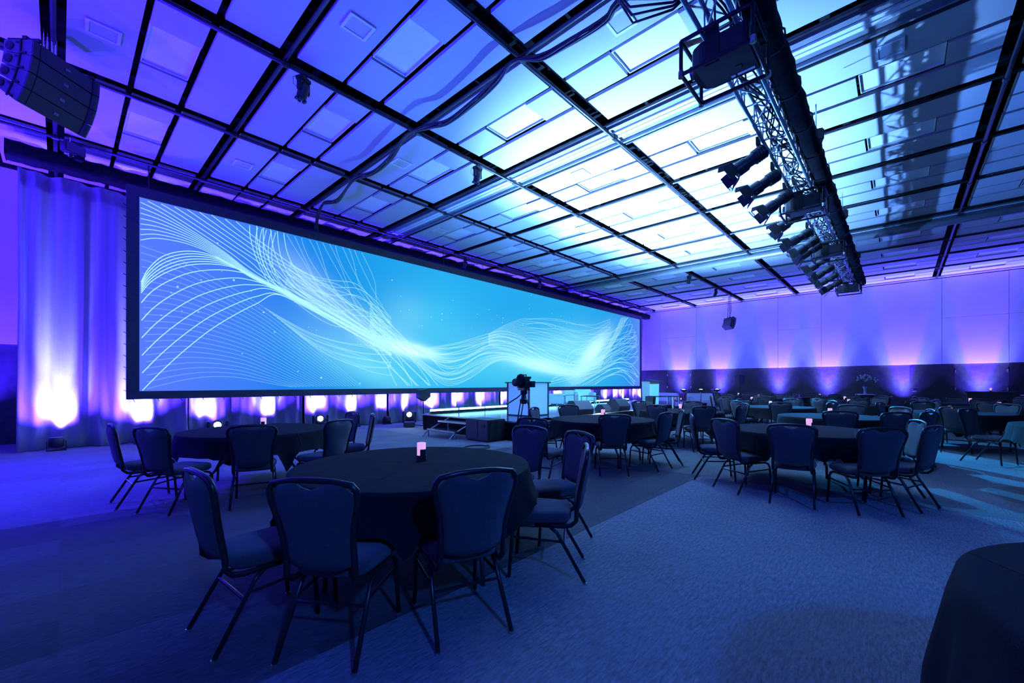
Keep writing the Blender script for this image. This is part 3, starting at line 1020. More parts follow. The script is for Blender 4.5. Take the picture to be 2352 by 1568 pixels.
def armchair(name, label, loc, rz):
    t = thing(name, label, 'armchair', loc, rz)
    MB().box((0, -0.02, 0.30), (0.56, 0.60, 0.16)).obj('seat_cushion', 'white_leather', t, True, 0.03)
    MB().box((0, -0.30, 0.47), (0.70, 0.14, 0.42)).obj('back_cushion', 'white_leather', t, True, 0.03)
    for s in (-1, 1):
        MB().box((s * 0.32, 0.0, 0.38), (0.12, 0.60, 0.36)).obj('arm_cushion', 'white_leather', t, True, 0.025)
        MB().tube([(s * 0.37, 0.31, 0), (s * 0.37, 0.31, 0.5), (s * 0.37, -0.36, 0.5), (s * 0.37, -0.36, 0)], 0.013, 6).obj('side_frame', 'chrome', t)
    MB().tube([(-0.37, -0.38, 0.20), (0.37, -0.38, 0.20)], 0.012, 6).obj('rail', 'chrome', t)
    MB().tube([(-0.37, -0.38, 0.52), (0.37, -0.38, 0.52)], 0.012, 6).obj('rail', 'chrome', t)
    return t


armchair('armchair', 'boxy white armchair on stage seen from behind, beside the glowing counter', (11.95, 8.75, ST + 0.002), radians(10))
armchair('armchair', 'boxy white armchair on stage behind the small glass table', (14.2, 9.2, ST + 0.002), radians(140))
ct = thing('side_table', 'low glass-topped table with thin metal legs between the stage armchairs', 'table', (13.2, 8.3, ST + 0.002), radians(20))
MB().box((0, 0, 0.46), (0.95, 0.55, 0.02)).obj('top', 'black_paint', ct)
for sx in (-1, 1):
    for sy in (-1, 1):
        MB().tube([(sx * 0.44, sy * 0.24, 0), (sx * 0.44, sy * 0.24, 0.45)], 0.013, 6).obj('leg', 'chrome', ct)


def wedge(label, loc, rz, s=1.0):
    t = thing('stage_monitor', label, 'loudspeaker', loc, rz)
    prof = [(-0.30 * s, 0), (0.26 * s, 0), (0.32 * s, 0.14 * s), (0.10 * s, 0.40 * s), (-0.14 * s, 0.40 * s), (-0.34 * s, 0.16 * s)]
    MB().prism(prof, 0.62 * s).obj('cabinet', 'plastic_black', t, False, 0.008)
    M_ = TR(0.215 * s, 0, 0.275 * s) @ RY(radians(40))
    MB().box((0, 0, 0.0), (0.02, 0.56 * s, 0.30 * s), TR(0.217 * s, 0, 0.275 * s) @ RY(radians(-40))).obj('grille', 'grey_grille', t)
    MB().box((-0.245 * s, -0.315 * s, 0.2 * s), (0.10 * s, 0.01, 0.05 * s)).obj('handle_cup', 'black_metal', t)
    return t


wedge('black wedge stage monitor at the stage edge, left of the three', (10.55, 7.05, ST + 0.006), radians(75), 1.0)
wedge('small black wedge stage monitor at the stage edge, middle of the three', (11.95, 7.05, ST + 0.002), radians(85), 0.62)
wedge('black wedge stage monitor at the stage edge, right of the three', (13.0, 7.1, ST + 0.008), radians(80), 0.95)

lt = thing('lectern', 'white lectern with two thin microphones at the right end of the stage', 'lectern', (16.9, 7.7, ST + 0.002), radians(-18))
MB().box((0, 0, 0.5), (0.52, 0.40, 1.0), taper=1.08).obj('body', 'white_lacquer', lt)
MB().box((0.0, -0.205, 0.52), (0.30, 0.015, 0.9)).obj('front_panel', 'white_leather', lt)
MB().box((0, 0.0, 1.04), (0.62, 0.50, 0.03), RX(radians(8))).obj('reading_top', 'black_paint', lt)
for s in (-1, 1):
    MB().tube([(s * 0.16, 0.12, 1.04), (s * 0.2, 0.10, 1.2), (s * 0.24 - 0.12, -0.05, 1.36)], 0.008, 5).obj('microphone', 'black_metal', lt)

av = thing('equipment_cart', 'dark equipment cart with slanted side panel beside the stage front', 'cart', (13.95, 6.02, 0), radians(-35))
MB().box((0.2, 0, 0.955), (1.0, 0.5, 0.03)).obj('top', 'stage_deck', av)
MB().box((-0.38, 0, 0.47), (0.05, 0.5, 0.98), TR(0, 0, 0) @ RY(radians(-0))).obj('side_panel', 'black_paint', av)
MB().prism([(-0.62, 0.0), (-0.40, 0.0), (-0.30, 0.94), (-0.36, 0.94)], 0.5).obj('slanted_panel', 'plastic_black', av)
MB().box((0.0, 0.0, 0.42), (0.62, 0.44, 0.5)).obj('rack', 'plastic_black', av)
for k in range(5):
    MB().box((0.0, -0.228, 0.24 + k * 0.09), (0.56, 0.015, 0.07)).obj('rack_unit', 'black_metal', av)
for x in (0.42, 0.62):
    MB().tube([(x, -0.18, 0), (x, -0.18, 0.94)], 0.022, 7).obj('post', 'aluminium', av)
    MB().tube([(x, 0.18, 0), (x, 0.18, 0.94)], 0.022, 7).obj('post', 'aluminium', av)

# power distribution lying on the carpet under the second-row table
pd = thing('power_box', 'small power box with red light on the carpet near the stage front', 'power box', (9.6, 4.95, 0), 0.4)
MB().box((0, 0, 0.06), (0.42, 0.18, 0.12)).obj('case', 'aluminium', pd, False, 0.01)
MB().box((-0.1, -0.092, 0.07), (0.05, 0.01, 0.05)).obj('indicator', 'red_led', pd)
for k in range(3):
    MB().box((0.02 + k * 0.06, -0.092, 0.06), (0.04, 0.01, 0.06)).obj('socket', 'plastic_black', pd)

# floor wash lights along the front of the stage: they throw the blue light onto the ceiling
wash = thing('wash_light', 'x', 'stage light', (0, 0, 0), 0, 'floor wash lights before the stage')
MB().box((0, 0, 0.05), (0.34, 0.26, 0.10)).obj('base', 'plastic_black', wash, False, 0.01)
for s in (-1, 1):
    MB().box((s * 0.17, 0, 0.22), (0.03, 0.12, 0.28)).obj('yoke_arm', 'plastic_black', wash)
MB().lathe([(0.09, -0.10), (0.13, -0.02), (0.135, 0.12), (0.12, 0.13)], 16, TR(0, 0, 0.27)).obj('head', 'plastic_black', wash, True)
MB().lathe([(0.105, 0), (0.105, 0.006)], 16, TR(0, 0, 0.402)).obj('lens', 'lens_white', wash)
index_kids(wash)
for i, (x, y, tx, ty, pw) in enumerate(((9.4, 6.45, 9.2, 4.6, 13000), (11.9, 6.45, 12.2, 5.0, 15000), (14.6, 6.45, 15.6, 5.0, 8000))):
    o = wash if i == 0 else dup(wash)
    o.location = (x, y, 0)
    o['label'] = 'black floor wash light at the stage front, %s from the left' % ORD[i + 1]
    lamp('wash_lamp', 'SPOT', (x, y, 0.44), (tx, ty, 6.4), pw * 0.34, (0.06, 0.23, 1.0), 118, 0.8, 0.08)
    lamp('wash_core', 'SPOT', (x, y, 0.44), (tx, ty, 6.4), pw * 1.3, (0.21, 0.50, 1.0), 76, 0.85, 0.08)

# ------------------------------------------------------------------ moving heads
mh = thing('moving_head', 'x', 'moving light', (0, 0, 0), 0, 'moving heads standing on the floor')
MB().box((0, 0, 0.07), (0.36, 0.36, 0.14)).obj('base', 'plastic_black', mh, False, 0.02)
for s in (-1, 1):
    MB().box((s * 0.185, 0, 0.30), (0.06, 0.16, 0.36)).obj('yoke_arm', 'plastic_black', mh, False, 0.015)
Mh = TR(0, 0, 0.36) @ RX(radians(80))
MB().lathe([(0.07, -0.20), (0.12, -0.16), (0.15, -0.02), (0.14, 0.14), (0.125, 0.19)], 16, Mh).obj('head', 'plastic_black', mh, True)
MB().lathe([(0.070, 0), (0.072, 0.004), (0.04, 0.014)], 16, Mh @ TR(0, 0, 0.19)).obj('lens', 'lens_white', mh, True)
index_kids(mh)
for i, (x, y, z) in enumerate(((2.62, 12.25, 0), (5.12, 12.3, 0), (7.62, 11.55, 0.02))):
    o = mh if i == 0 else dup(mh)
    o.location = (x, y, z)
    o.rotation_euler = (0, 0, atan2(-y, -x) + pi / 2)
    o['label'] = 'black moving head with blinding white lens on the floor by the curtains, %s from left' % ORD[i + 1]
    v = Vector((-x, -y, 1.0)).normalized() * 0.25
    lamp('moving_head_lamp', 'SPOT', (x + v.x, y + v.y, 0.36 + v.z), (x * 0.3 + 2.5, 2.0, 6.4), 450, (0.03, 0.22, 1.0), 50, 0.5, 0.05)
MB_road = thing('light_stand', 'small stand light with angled shield near the curtains, left of the stage', 'stage light', (8.3, 11.75, 0))
MB().tube([(0, 0, 0), (0, 0, 0.95)], 0.02, 7).obj('pole', 'black_metal', MB_road)
MB().box((0, 0, 0.01), (0.5, 0.5, 0.02)).obj('base_plate', 'black_metal', MB_road)
MB().prism([(-0.22, 0.92), (0.0, 0.80), (0.22, 0.95), (0.16, 1.22), (-0.2, 1.18)], 0.22).obj('shield', 'plastic_black', MB_road)

# hanging moving heads: clamp, yoke and a head pointing down
hm = thing('hanging_moving_head', 'x', 'moving light', (0, 0, 0), 0, 'moving heads hung from the ceiling pipes')
MB().box((0, 0, -0.03), (0.05, 0.08, 0.10)).obj('clamp', 'black_metal', hm)
MB().box((0, 0, -0.12), (0.30, 0.22, 0.10)).obj('base', 'plastic_black', hm, False, 0.02)
for s in (-1, 1):
    MB().box((s * 0.14, 0, -0.29), (0.04, 0.12, 0.26)).obj('yoke_arm', 'plastic_black', hm, False, 0.01)
Mh2 = TR(0, 0, -0.36) @ RX(radians(200))
MB().lathe([(0.06, -0.16), (0.10, -0.13), (0.12, 0.0), (0.115, 0.16), (0.10, 0.22)], 14, Mh2).obj('head', 'plastic_black', hm, True)
pet = MB()
for k in range(6):
    a = k * pi / 3
    pet.box((0.10 * cos(a), 0.10 * sin(a), 0.23), (0.05, 0.05, 0.06), Mh2)
pet.obj('lens_shade', 'plastic_black', hm)
MB().lathe([(0.08, 0), (0.05, 0.02)], 14, Mh2 @ TR(0, 0, 0.215)).obj('lens', 'lens_dark', hm)
cb = MB()
for s in (-1, 1):
    cb.tube([(s * 0.13, 0.05, -0.1), (s * 0.26, 0.06, -0.2), (s * 0.25, 0.06, -0.36), (s * 0.13, 0.03, -0.40)], 0.007, 5)
cb.obj('safety_cable', 'black_metal', hm)
index_kids(hm)
HM = [(2.62, 6.93, 0.5, 'above the left curtain side, nearest the camera'), (6.35, 6.93, 0.1, 'just before the double-rail track'),
      (19.2, 6.93, 1.0, 'beyond the round beam'), (22.9, 6.93, 0.2, 'nearest the far wall'), (10.7, 12.38, 0.8, 'over the left half of the screen'),
      (15.3, 12.38, 0.3, 'over the middle of the screen')]
for i, (x, y, rz, lab) in enumerate(HM):
    o = hm if i == 0 else dup(hm)
    o.location = (x, y, CZ - 0.12)
    o.rotation_euler = (0, 0, rz)
    o.scale = (0.66, 0.66, 0.66)
    o['label'] = 'dark moving head hung from the ceiling ' + lab

# ------------------------------------------------------------------ line arrays
def line_array(label, loc, rz, n, s, tilt0, dtilt):
    t = thing('line_array', label, 'loudspeaker', loc, rz)
    # side profile in (y, z); front is -y
    M_ = Matrix.Identity(4)
    wbox = 1.12 * s
    hb = 0.29 * s
    top = TR(0, 0, 0) @ RX(radians(tilt0))
    cur = top
    for k in range(n):
        box = MB()
        prof = [(-0.30 * s, -hb), (0.24 * s, -hb * 0.72), (0.24 * s, -hb * 0.06), (-0.30 * s, -0.004)]
        vs = [(sx * wbox / 2, y, z) for sx in (-1, 1) for y, z in prof]
        box.add(vs, [(0, 1, 2, 3), (7, 6, 5, 4), (0, 4, 5, 1), (1, 5, 6, 2), (2, 6, 7, 3), (3, 7, 4, 0)], cur)
        b = box.obj('cabinet', 'array_side', t)
        g = MB()
        for a0, a1 in ((-1, -0.82), (-0.80, 0.80), (0.82, 1)):
            g.lohi((a0 * wbox / 2, -0.34 * s, -hb * 0.97), (a1 * wbox / 2, -0.30 * s, -hb * 0.03))
        g.v = [tuple(cur @ Vector(p)) for p in g.v]
        g.obj('grille', 'array_front', b)
        MB().tube([cur @ Vector((wbox / 2 - 0.02, -0.31 * s, -hb * 0.98)), cur @ Vector((wbox / 2 - 0.02, -0.31 * s, -hb * 0.02))], 0.075 * s, 10).obj('rounded_edge', 'array_front', b, True)
        MB().add(*_boxvf((0, -0.345 * s, -hb * 0.5), (0.08 * s, 0.012, 0.05 * s)), cur).obj('badge', 'logo_grey', b)
        for sx in (-1, 1):
            h = MB().lathe([(0.075 * s, 0), (0.08 * s, 0.012), (0.05 * s, 0.014)], 10, cur @ TR(sx * (wbox / 2 + 0.001), 0.12 * s, -hb * 0.42) @ RY(sx * pi / 2))
            h.obj('handle_cup', 'black_metal', b)
            rg = MB()
            rg.add(*_boxvf((sx * (wbox / 2 + 0.008), -0.10 * s, -hb * 0.5), (0.014, 0.025 * s, hb * 0.95)), cur)
            rg.add(*_boxvf((sx * (wbox / 2 + 0.008), -0.16 * s, -hb * 0.85), (0.014, 0.10 * s, 0.03 * s)), cur)
            rg.add(*_boxvf((sx * (wbox / 2 + 0.008), -0.06 * s, -hb * 0.2), (0.014, 0.10 * s, 0.03 * s)), cur)
            rg.obj('rigging_arm', 'black_metal', b)
        cur = cur @ TR(0, -0.30 * s, -hb) @ RX(radians(dtilt)) @ TR(0, 0.30 * s, 0)
    fr_ = MB()
    for sx in (-1, 1):
        fr_.add(*_boxvf((sx * wbox * 0.42, -0.03, 0.03), (0.05 * s, 0.62 * s, 0.06 * s)), top)
    fr_.add(*_boxvf((0, -0.05, 0.06), (wbox * 0.9, 0.06, 0.05)), top)
    fr_.obj('fly_frame', 'black_metal', t)
    return t


def _boxvf(c, s):
    m = MB().box(c, s)
    return m.v, m.f


la = line_array('large black curved line array loudspeaker hanging at the upper left', (-0.08, 9.0, 6.04), radians(40), 4, 0.74, 4, 8)
for k in range(4):
    x = -0.10 + 0.055 * k
    pts = [(x, 0.02 * (k % 2), 0.05), (x * 0.9, 0, 0.45)]
    MB().tube(pts, 0.012, 5).obj('hanging_chain', 'chrome', la)
sp2 = line_array('small dark column of loudspeakers hanging before the far wall', (25.5, 7.0, 5.02), radians(55), 4, 0.55, 4, 9)
for dx in (-0.05, 0.14):
    MB().tube([(dx, 0, 0.03), (dx * 0.3, 0, 1.28)], 0.014, 5).obj('hanging_strap', 'black_cloth', sp2)
MB().tube([(-0.05, 0.05, 0.03), (-0.5, 0.3, 0.35), (-0.95, 0.7, 0.9), (-1.15, 0.9, 1.25)], 0.012, 5).obj('feed_cable', 'black_cloth', sp2)

# chain motor above the draped truss
def hoist(label, loc, rz=0.0, drop=0.3):
    t = thing('chain_hoist', label, 'chain hoist', loc, rz)
    MB().box((0, 0, 0), (0.34, 0.18, 0.20)).obj('motor', 'pipe_steel', t, False, 0.02)
    MB().box((0.10, 0, -0.13), (0.12, 0.12, 0.10)).obj('chain_bag', 'black_cloth', t)
    n = 6
    ch = MB()
    for k in range(n):
        ch.tube([(-0.05, 0, 0.10 + k * drop / n), (-0.05, 0, 0.10 + (k + 1) * drop / n - 0.005)], 0.011, 5)
    ch.obj('load_chain', 'chrome', t)
    MB().lathe([(0.03, -0.05), (0.045, 0), (0.02, 0.04)], 8, TR(-0.05, 0, -0.13)).obj('hook_block', 'chrome', t)
    return t


hoist('chain hoist hanging over the left end of the black-draped truss', (0.18, 12.3, 6.14), 0.5, 0.12)

# ------------------------------------------------------------------ lighting truss on the right
TY0, TY1, TZ0, TZ1 = 1.17, 1.47, 4.95, 5.25
TX0, TX1 = 2.0, 20.0
ts = thing('lighting_truss', 'long aluminium box truss carrying projectors and stage lights', 'truss', (0, 0, 0))
for y in (TY0, TY1):
    for z in (TZ0, TZ1):
        MB().tube([(TX0, y, z), (TX1, y, z)], 0.025, 8).obj('chord', 'aluminium', ts, 'all')
nb = 36
bl = (TX1 - TX0) / nb
dl = sqrt(bl * bl + 0.09)
dia_m = MB().tube([(0, 0, 0), (0, 0, 1)], 0.010, 5).mesh('brace', 'aluminium', 'all')


def brace(a, b):
    a, b = Vector(a), Vector(b)
    o = link('brace', dia_m, ts)
    o.location = a
    o.rotation_euler = (b - a).to_track_quat('Z', 'Y').to_euler()
    o.scale = (1, 1, (b - a).length)


for i in range(nb):
    xa, xb = TX0 + i * bl, TX0 + (i + 1) * bl
    f = i % 2 == 0
    for (p, q) in (((TY0, TZ0), (TY0, TZ1)), ((TY1, TZ0), (TY1, TZ1)), ((TY0, TZ0), (TY1, TZ0)), ((TY0, TZ1), (TY1, TZ1))):
        if f:
            brace((xa, *p), (xb, *q))
        else:
            brace((xa, *q), (xb, *p))
    brace((xb, TY0, TZ0), (xb, TY1, TZ0))
    brace((xb, TY0, TZ0), (xb, TY0, TZ1))
    brace((xb, TY1, TZ0), (xb, TY1, TZ1))
for x in (TX0, TX1):
    MB().box((x, (TY0 + TY1) / 2, TZ0), (0.03, 0.34, 0.05)).obj('end_plate', 'aluminium', ts)
cbm = thing('cable_snake', 'thick black-wrapped cable run along the right side of the lighting truss', 'cable', (0, 0, 0))


def snake(u, v):
    x = TX0 + u * (TX1 - TX0)
    a = v * 2 * pi
    wob = 1 + 0.06 * sin(x * 7 + a * 2) + 0.05 * sin(x * 17 + a)
    c, s = cos(a), sin(a)
    m = max(abs(c), abs(s)) ** 0.7
    return (x, 1.02 + 0.12 * c / m * wob, 5.10 + 0.13 * s / m * wob)


MB().grid(snake, 160, 12).obj('wrap', 'black_cloth', cbm, 'all')
for k in range(19):
    x = TX0 + 0.4 + k * 0.95
    rg_ = []
    for q in range(13):
        a = q / 12 * 2 * pi
        m_ = max(abs(cos(a)), abs(sin(a))) ** 0.7
        rg_.append((x, 1.02 + 0.127 * cos(a) / m_, 5.10 + 0.137 * sin(a) / m_))
    MB().tube(rg_, 0.012, 4).obj('strap', 'black_paint', cbm)
lo = thing('cable_loom', 'tangle of black cables inside the lighting truss', 'cable', (0, 0, 0))
for k in range(7):
    pts = []
    ph = R.uniform(0, 6)
    for i in range(121):
        x = TX0 + i * (TX1 - TX0) / 120
        pts.append((x, (TY0 + TY1) / 2 + 0.10 * sin(x * (2.1 + 0.3 * k) + ph), 5.08 + 0.07 * sin(x * (2.9 + 0.4 * k) + 2 * ph)))
    MB().tube(pts, 0.011, 5).obj('cable', 'plastic_black', lo, 'all')
for i, x in enumerate((4.2, 8.55, 12.9, 17.3)):
    hoist('chain hoist above the lighting truss, %s from the camera' % ORD[i + 1], (x, 1.03, 5.46), 0.3, 0.46)

# projectors in pipe cages under the truss
for i, x in enumerate((4.64, 9.5, 13.3, 18.9)):
    t = thing('projector', 'black projector in a pipe cage under the truss, %s from the camera' % ORD[i + 1], 'projector', (x, 1.32, 4.57), 0, 'projectors under the truss')
    hx, hy_, hz = 0.30, 0.33, 0.34
    cg = MB()
    for z in (0, hz):
        for s in (-1, 1):
            MB().tube([(-hx, s * hy_, z), (hx, s * hy_, z)], 0.02, 7).obj('cage_bar', 'black_metal', t)
            MB().tube([(s * hx, -hy_, z), (s * hx, hy_, z)], 0.02, 7).obj('cage_bar', 'black_metal', t)
    for sx in (-1, 1):
        for sy in (-1, 1):
            MB().tube([(sx * hx, sy * hy_, 0), (sx * hx, sy * hy_, hz)], 0.02, 7).obj('cage_post', 'black_metal', t)
            MB().lathe([(0.028, -0.03), (0.028, 0.03)], 8, TR(sx * hx, sy * hy_, 0)).obj('cage_joint', 'chrome', t)
    # body with a rounded lens end towards the screen
    poly = [(-0.24, -0.28), (0.24, -0.28), (0.24, 0.16), (0.19, 0.25), (0.10, 0.29), (-0.10, 0.29), (-0.19, 0.25), (-0.24, 0.16)]
    pb = MB()
    vsb = [(a, b, 0.06) for a, b in poly] + [(a, b, 0.28) for a, b in poly]
    n_ = len(poly)
    pb.add(vsb, [tuple(range(n_ - 1, -1, -1)), tuple(range(n_, 2 * n_))] + [(k, (k + 1) % n_, (k + 1) % n_ + n_, k + n_) for k in range(n_)])
    body = pb.obj('body', 'plastic_black', t, False, 0.012)
    MB().lathe([(0.07, 0), (0.07, 0.05), (0.055, 0.055)], 14, TR(0, 0.28, 0.17) @ RX(-pi / 2)).obj('lens', 'lens_dark', t, True)
    MB().box((0.17, -0.16, 0.056), (0.03, 0.16, 0.006)).obj('label_strip', 'label_white', body)
    MB().box((0.17, -0.04, 0.056), (0.03, 0.04, 0.006)).obj('label_strip', 'label_white', body)
    MB().box((0.06, -0.12, 0.056), (0.05, 0.05, 0.006)).obj('vent_hole', 'black_paint', body)
    pt = MB()
    for z in (0.09, 0.14, 0.19, 0.24):
        for yy in (0.02, 0.07):
            pt.lathe([(0.008, 0), (0.008, 0.01)], 6, TR(-0.245, yy, z) @ RY(-pi / 2))
    MB().box((-0.25, 0.045, 0.17), (0.012, 0.13, 0.36)).obj('mount_plate', 'black_metal', t)
    pt.obj('bolt', 'chrome', t)
    for s in (-1, 1):
        MB().tube([(0, s * 0.16, hz), (0, s * 0.16, hz + 0.06)], 0.03, 7).obj('truss_clamp', 'black_metal', t)
    if i == 0:
        MB().box((-0.05, 0.30, 0.40), (0.02, 0.22, 0.05), RZ(0.3)).obj('warning_label', 'yellow_label', t)

# profile spots with barn doors along the screen side of the truss
bs = thing('stage_spotlight', 'x', 'spotlight', (0, 0, 0), 0, 'spotlights with barn doors on the truss')
MB().box((0, 0, -0.02), (0.06, 0.06, 0.12)).obj('clamp', 'black_metal', bs)
MB().tube([(0, 0, -0.06), (0, 0.02, -0.14), (0.13, 0.05, -0.17), (0.13, 0.08, -0.27)], 0.012, 6).obj('yoke', 'black_metal', bs)
Ms = TR(0, 0.10, -0.27) @ aim((-0.25, 1.0, -0.62))
MB().lathe([(0.06, -0.24), (0.095, -0.21), (0.10, -0.04), (0.085, -0.02), (0.085, 0.06), (0.105, 0.08), (0.105, 0.24)], 14, Ms).obj('housing', 'plastic_black', bs, True)
fin = MB()
for k in range(5):
    fin.lathe([(0.108, 0), (0.108, 0.012)], 14, Ms @ TR(0, 0, -0.20 + 0.035 * k))
fin.obj('cooling_fin', 'black_metal', bs)
for k in range(4):
    a = k * pi / 2
    MB().add(*_boxvf((0, 0, 0.09), (0.20, 0.006, 0.18)), Ms @ RZ(a) @ TR(0, 0.11, 0.24) @ RX(radians(-24))).obj('barn_door', 'black_metal', bs)
MB().lathe([(0.09, 0), (0.05, 0.015)], 14, Ms @ TR(0, 0, 0.23)).obj('lens', 'lens_dark', bs)
index_kids(bs)
for i, x in enumerate((7.0, 7.95, 8.92, 10.1, 11.45, 12.2, 12.75, 14.2, 15.4, 16.6, 17.8)):
    o = bs if i == 0 else dup(bs)
    o.location = (x, TY1 + 0.06, TZ0 + 0.04)
    o.rotation_euler = (R.uniform(-0.08, 0.08), 0, R.uniform(-0.25, 0.15))
    o['label'] = 'black stage spotlight with barn doors on the truss, %s from the camera' % ORD[i + 1]

# the truss spotlights that are on light the stage furniture
for x, tx, ty in ((7.95, 9.6, 8.4), (9.15, 12.0, 8.6), (11.45, 14.0, 8.8), (13.35, 17.0, 7.8)):
    lamp('stage_lamp', 'SPOT', (x - 0.06, TY1 + 0.45, TZ0 - 0.42), (tx, ty, 0.7), 3000, (0.07, 0.62, 1.0), 24, 0.7, 0.06)

# thick cable bundle sagging under the ceiling to the screen
CAB = [(4.62, 0.9), (4.675, 2.428), (4.795, 2.797), (4.769, 3.395), (4.706, 3.81), (4.573, 4.2), (4.622, 4.614), (4.701, 5.204), (4.738, 5.942), (4.591, 6.328),
       (4.538, 6.954), (4.676, 7.726), (4.754, 8.574), (4.601, 9.181), (4.755, 9.819), (4.851, 10.616), (4.70, 10.95), (4.78, 11.35), (4.86, 11.85)]
cbn = thing('cable_bundle', 'thick bundle of black cables sagging under the ceiling towards the screen', 'cable', (0, 0, 0))
for k in range(6):
    pts = []
    for i, (x, y) in enumerate(CAB):
        tie = i in (5, 10, 14, 17)
        sp_ = 0.012 if tie else 0.035
        a = k * pi / 3 + i * 0.5
        pts.append((x + sp_ * cos(a), y, 6.10 + sp_ * sin(a) + (0.08 if tie else 0.0)))
    fine = []
    n = len(pts)
    for i in range(n - 1):
        for q in range(5):
            f = q / 5
            p0, p1, p2, p3 = pts[max(i - 1, 0)], pts[i], pts[i + 1], pts[min(i + 2, n - 1)]
            fine.append(tuple(0.5 * (2 * p1[c] + (p2[c] - p0[c]) * f + (2 * p0[c] - 5 * p1[c] + 4 * p2[c] - p3[c]) * f * f + (3 * p1[c] - p0[c] - 3 * p2[c] + p3[c]) * f ** 3) for c in range(3)))
    e = fine[-1]
    fine += [(e[0] + 0.02, e[1] + 0.12, e[2] - 0.1), (e[0] + 0.03, e[1] + 0.2, 5.85), (e[0] + 0.03, e[1] + 0.22, 5.70)]
    MB().tube(fine, 0.016, 6).obj('cable', 'plastic_black', cbn, 'all')
# looped cables feeding the truss, top of picture
lp = thing('cable_loop', 'loops of black cable hanging beside the nearest projector', 'cable', (0, 0, 0))
for k in range(7):
    a = 0.05 * k
    MB().tube([(3.55 + a, 2.6 - a, 6.2), (3.5 + a, 2.35 - a * 0.6, 5.75 - a), (3.7 + a * 0.6, 1.95, 5.35 - a * 1.2), (4.0, 1.6, 5.2 - a * 0.7), (4.15, 1.45, 5.2)], 0.012, 5).obj('cable', 'plastic_black', lp, 'all')

# a follow light on the rear lighting pipe behind the camera
bl_ = dup(bs)
bl_.location = (-0.9, -5.9, 6.2)
bl_.rotation_euler = (0, 0, -0.2)
bl_['label'] = 'black spotlight with barn doors hung behind the camera'
bl_['group'] = 'rear spotlights'
lamp('rear_lamp', 'SPOT', (-0.85, -5.35, 5.55), (3.0, 2.4, 0), 2000, (0.02, 0.15, 1.0), 100, 1.0, 0.25)

# two spots added out of view left of the curtains, washing the carpet violet
for k, (x, tx, ty) in enumerate(((-3.6, -1.0, 9.4), (-5.2, -2.6, 8.8))):
    o = dup(bs)
    o.location = (x, 12.2, 6.2)
    o.rotation_euler = (0, 0, pi)
    o['label'] = 'added unseen black spotlight hung left of the curtains, %s from the left' % ORD[2 - k]
    o['group'] = 'added left spotlights'
    lamp('left_floor_fill', 'SPOT', (x, 11.75, 5.6), (tx, ty, 0), 7000, (0.03, 0.001, 1.0), 60, 0.9, 0.08)

# spot added by a hung moving head to brighten carpet between right-hand tables
lamp('right_floor_fill', 'SPOT', (19.1, 6.75, 5.82), (11.0, -1.2, 0), 24000, (0.02, 0.36, 1.0), 36, 0.9, 0.06)

# ------------------------------------------------------------------ banquet chairs
def pad_half(z):
    k = [(0.455, 0.150), (0.49, 0.168), (0.56, 0.170), (0.63, 0.172), (0.70, 0.186), (0.78, 0.208), (0.84, 0.220), (0.88, 0.219), (0.905, 0.205)]
    if z <= k[0][0]:
        return k[0][1]
    for a, b in zip(k, k[1:]):
        if z <= b[0]:
            return a[1] + (b[1] - a[1]) * (z - a[0]) / (b[0] - a[0])
    return k[-1][1]


def back_y(z):
    return -0.235 - 0.085 * (z - 0.45) / 0.48


def chair_pad():
    nu, nv = 10, 9
    m = MB()

    def surf(side):
        vs = []
        for j in range(nv + 1):
            v = j / nv
            for i in range(nu + 1):
                u = i / nu * 2 - 1
                ztop = 0.922 - 0.012 * u * u - 0.05 * max(0, (abs(u) - 0.72) / 0.28) ** 2
                ztop -= 0.036 * max(0, 1 - (u / 0.34) ** 2)
                zbot = 0.462 + 0.035 * abs(u) ** 3
                z = zbot + (ztop - zbot) * v
                x = u * pad_half(z)
                e = (1 - abs(u) ** 4) * (1 - (2 * v - 1) ** 6)
                th = 0.008 + 0.024 * e
                bow = 0.018 * (1 - u * u)
                vs.append((x, back_y(z) - bow + side * th, z))
        return vs
    a, b = surf(1), surf(-1)
    n = (nu + 1) * (nv + 1)
    fs = []
    for j in range(nv):
        for i in range(nu):
            q = j * (nu + 1) + i
            fs.append((q, q + 1, q + nu + 2, q + nu + 1))
            fs.append((n + q, n + q + nu + 1, n + q + nu + 2, n + q + 1))
    rim = [i for i in range(nu + 1)] + [j * (nu + 1) + nu for j in range(1, nv + 1)] + [nv * (nu + 1) + i for i in range(nu - 1, -1, -1)] + [j * (nu + 1) for j in range(nv - 1, 0, -1)]
    for k in range(len(rim)):
        p, q = rim[k], rim[(k + 1) % len(rim)]
        fs.append((p, p + n, q + n, q))
    return m.add(a + b, fs)


def chair_seat():
    m = MB()

    def fn(u, v):
        a = u * 2 * pi
        # superellipse outline, a little wider at the front
        c, s = cos(a), sin(a)
        ex = lambda t: (abs(t) ** 0.42) * (1 if t >= 0 else -1)
        x, y = ex(c), ex(s)
        prof = [(0.0, 0.405), (0.93, 0.405), (1.0, 0.425), (1.0, 0.455), (0.95, 0.475), (0.70, 0.487), (0.0, 0.492)]
        k = v * (len(prof) - 1)
        i = min(int(k), len(prof) - 2)
        f = k - i
        r = prof[i][0] + (prof[i + 1][0] - prof[i][0]) * f
        z = prof[i][1] + (prof[i + 1][1] - prof[i][1]) * f
        wd = 0.212 + 0.018 * y
        return (x * wd * r, 0.015 + y * 0.222 * r, z)
    return m.grid(fn, 28, 6, None, True)


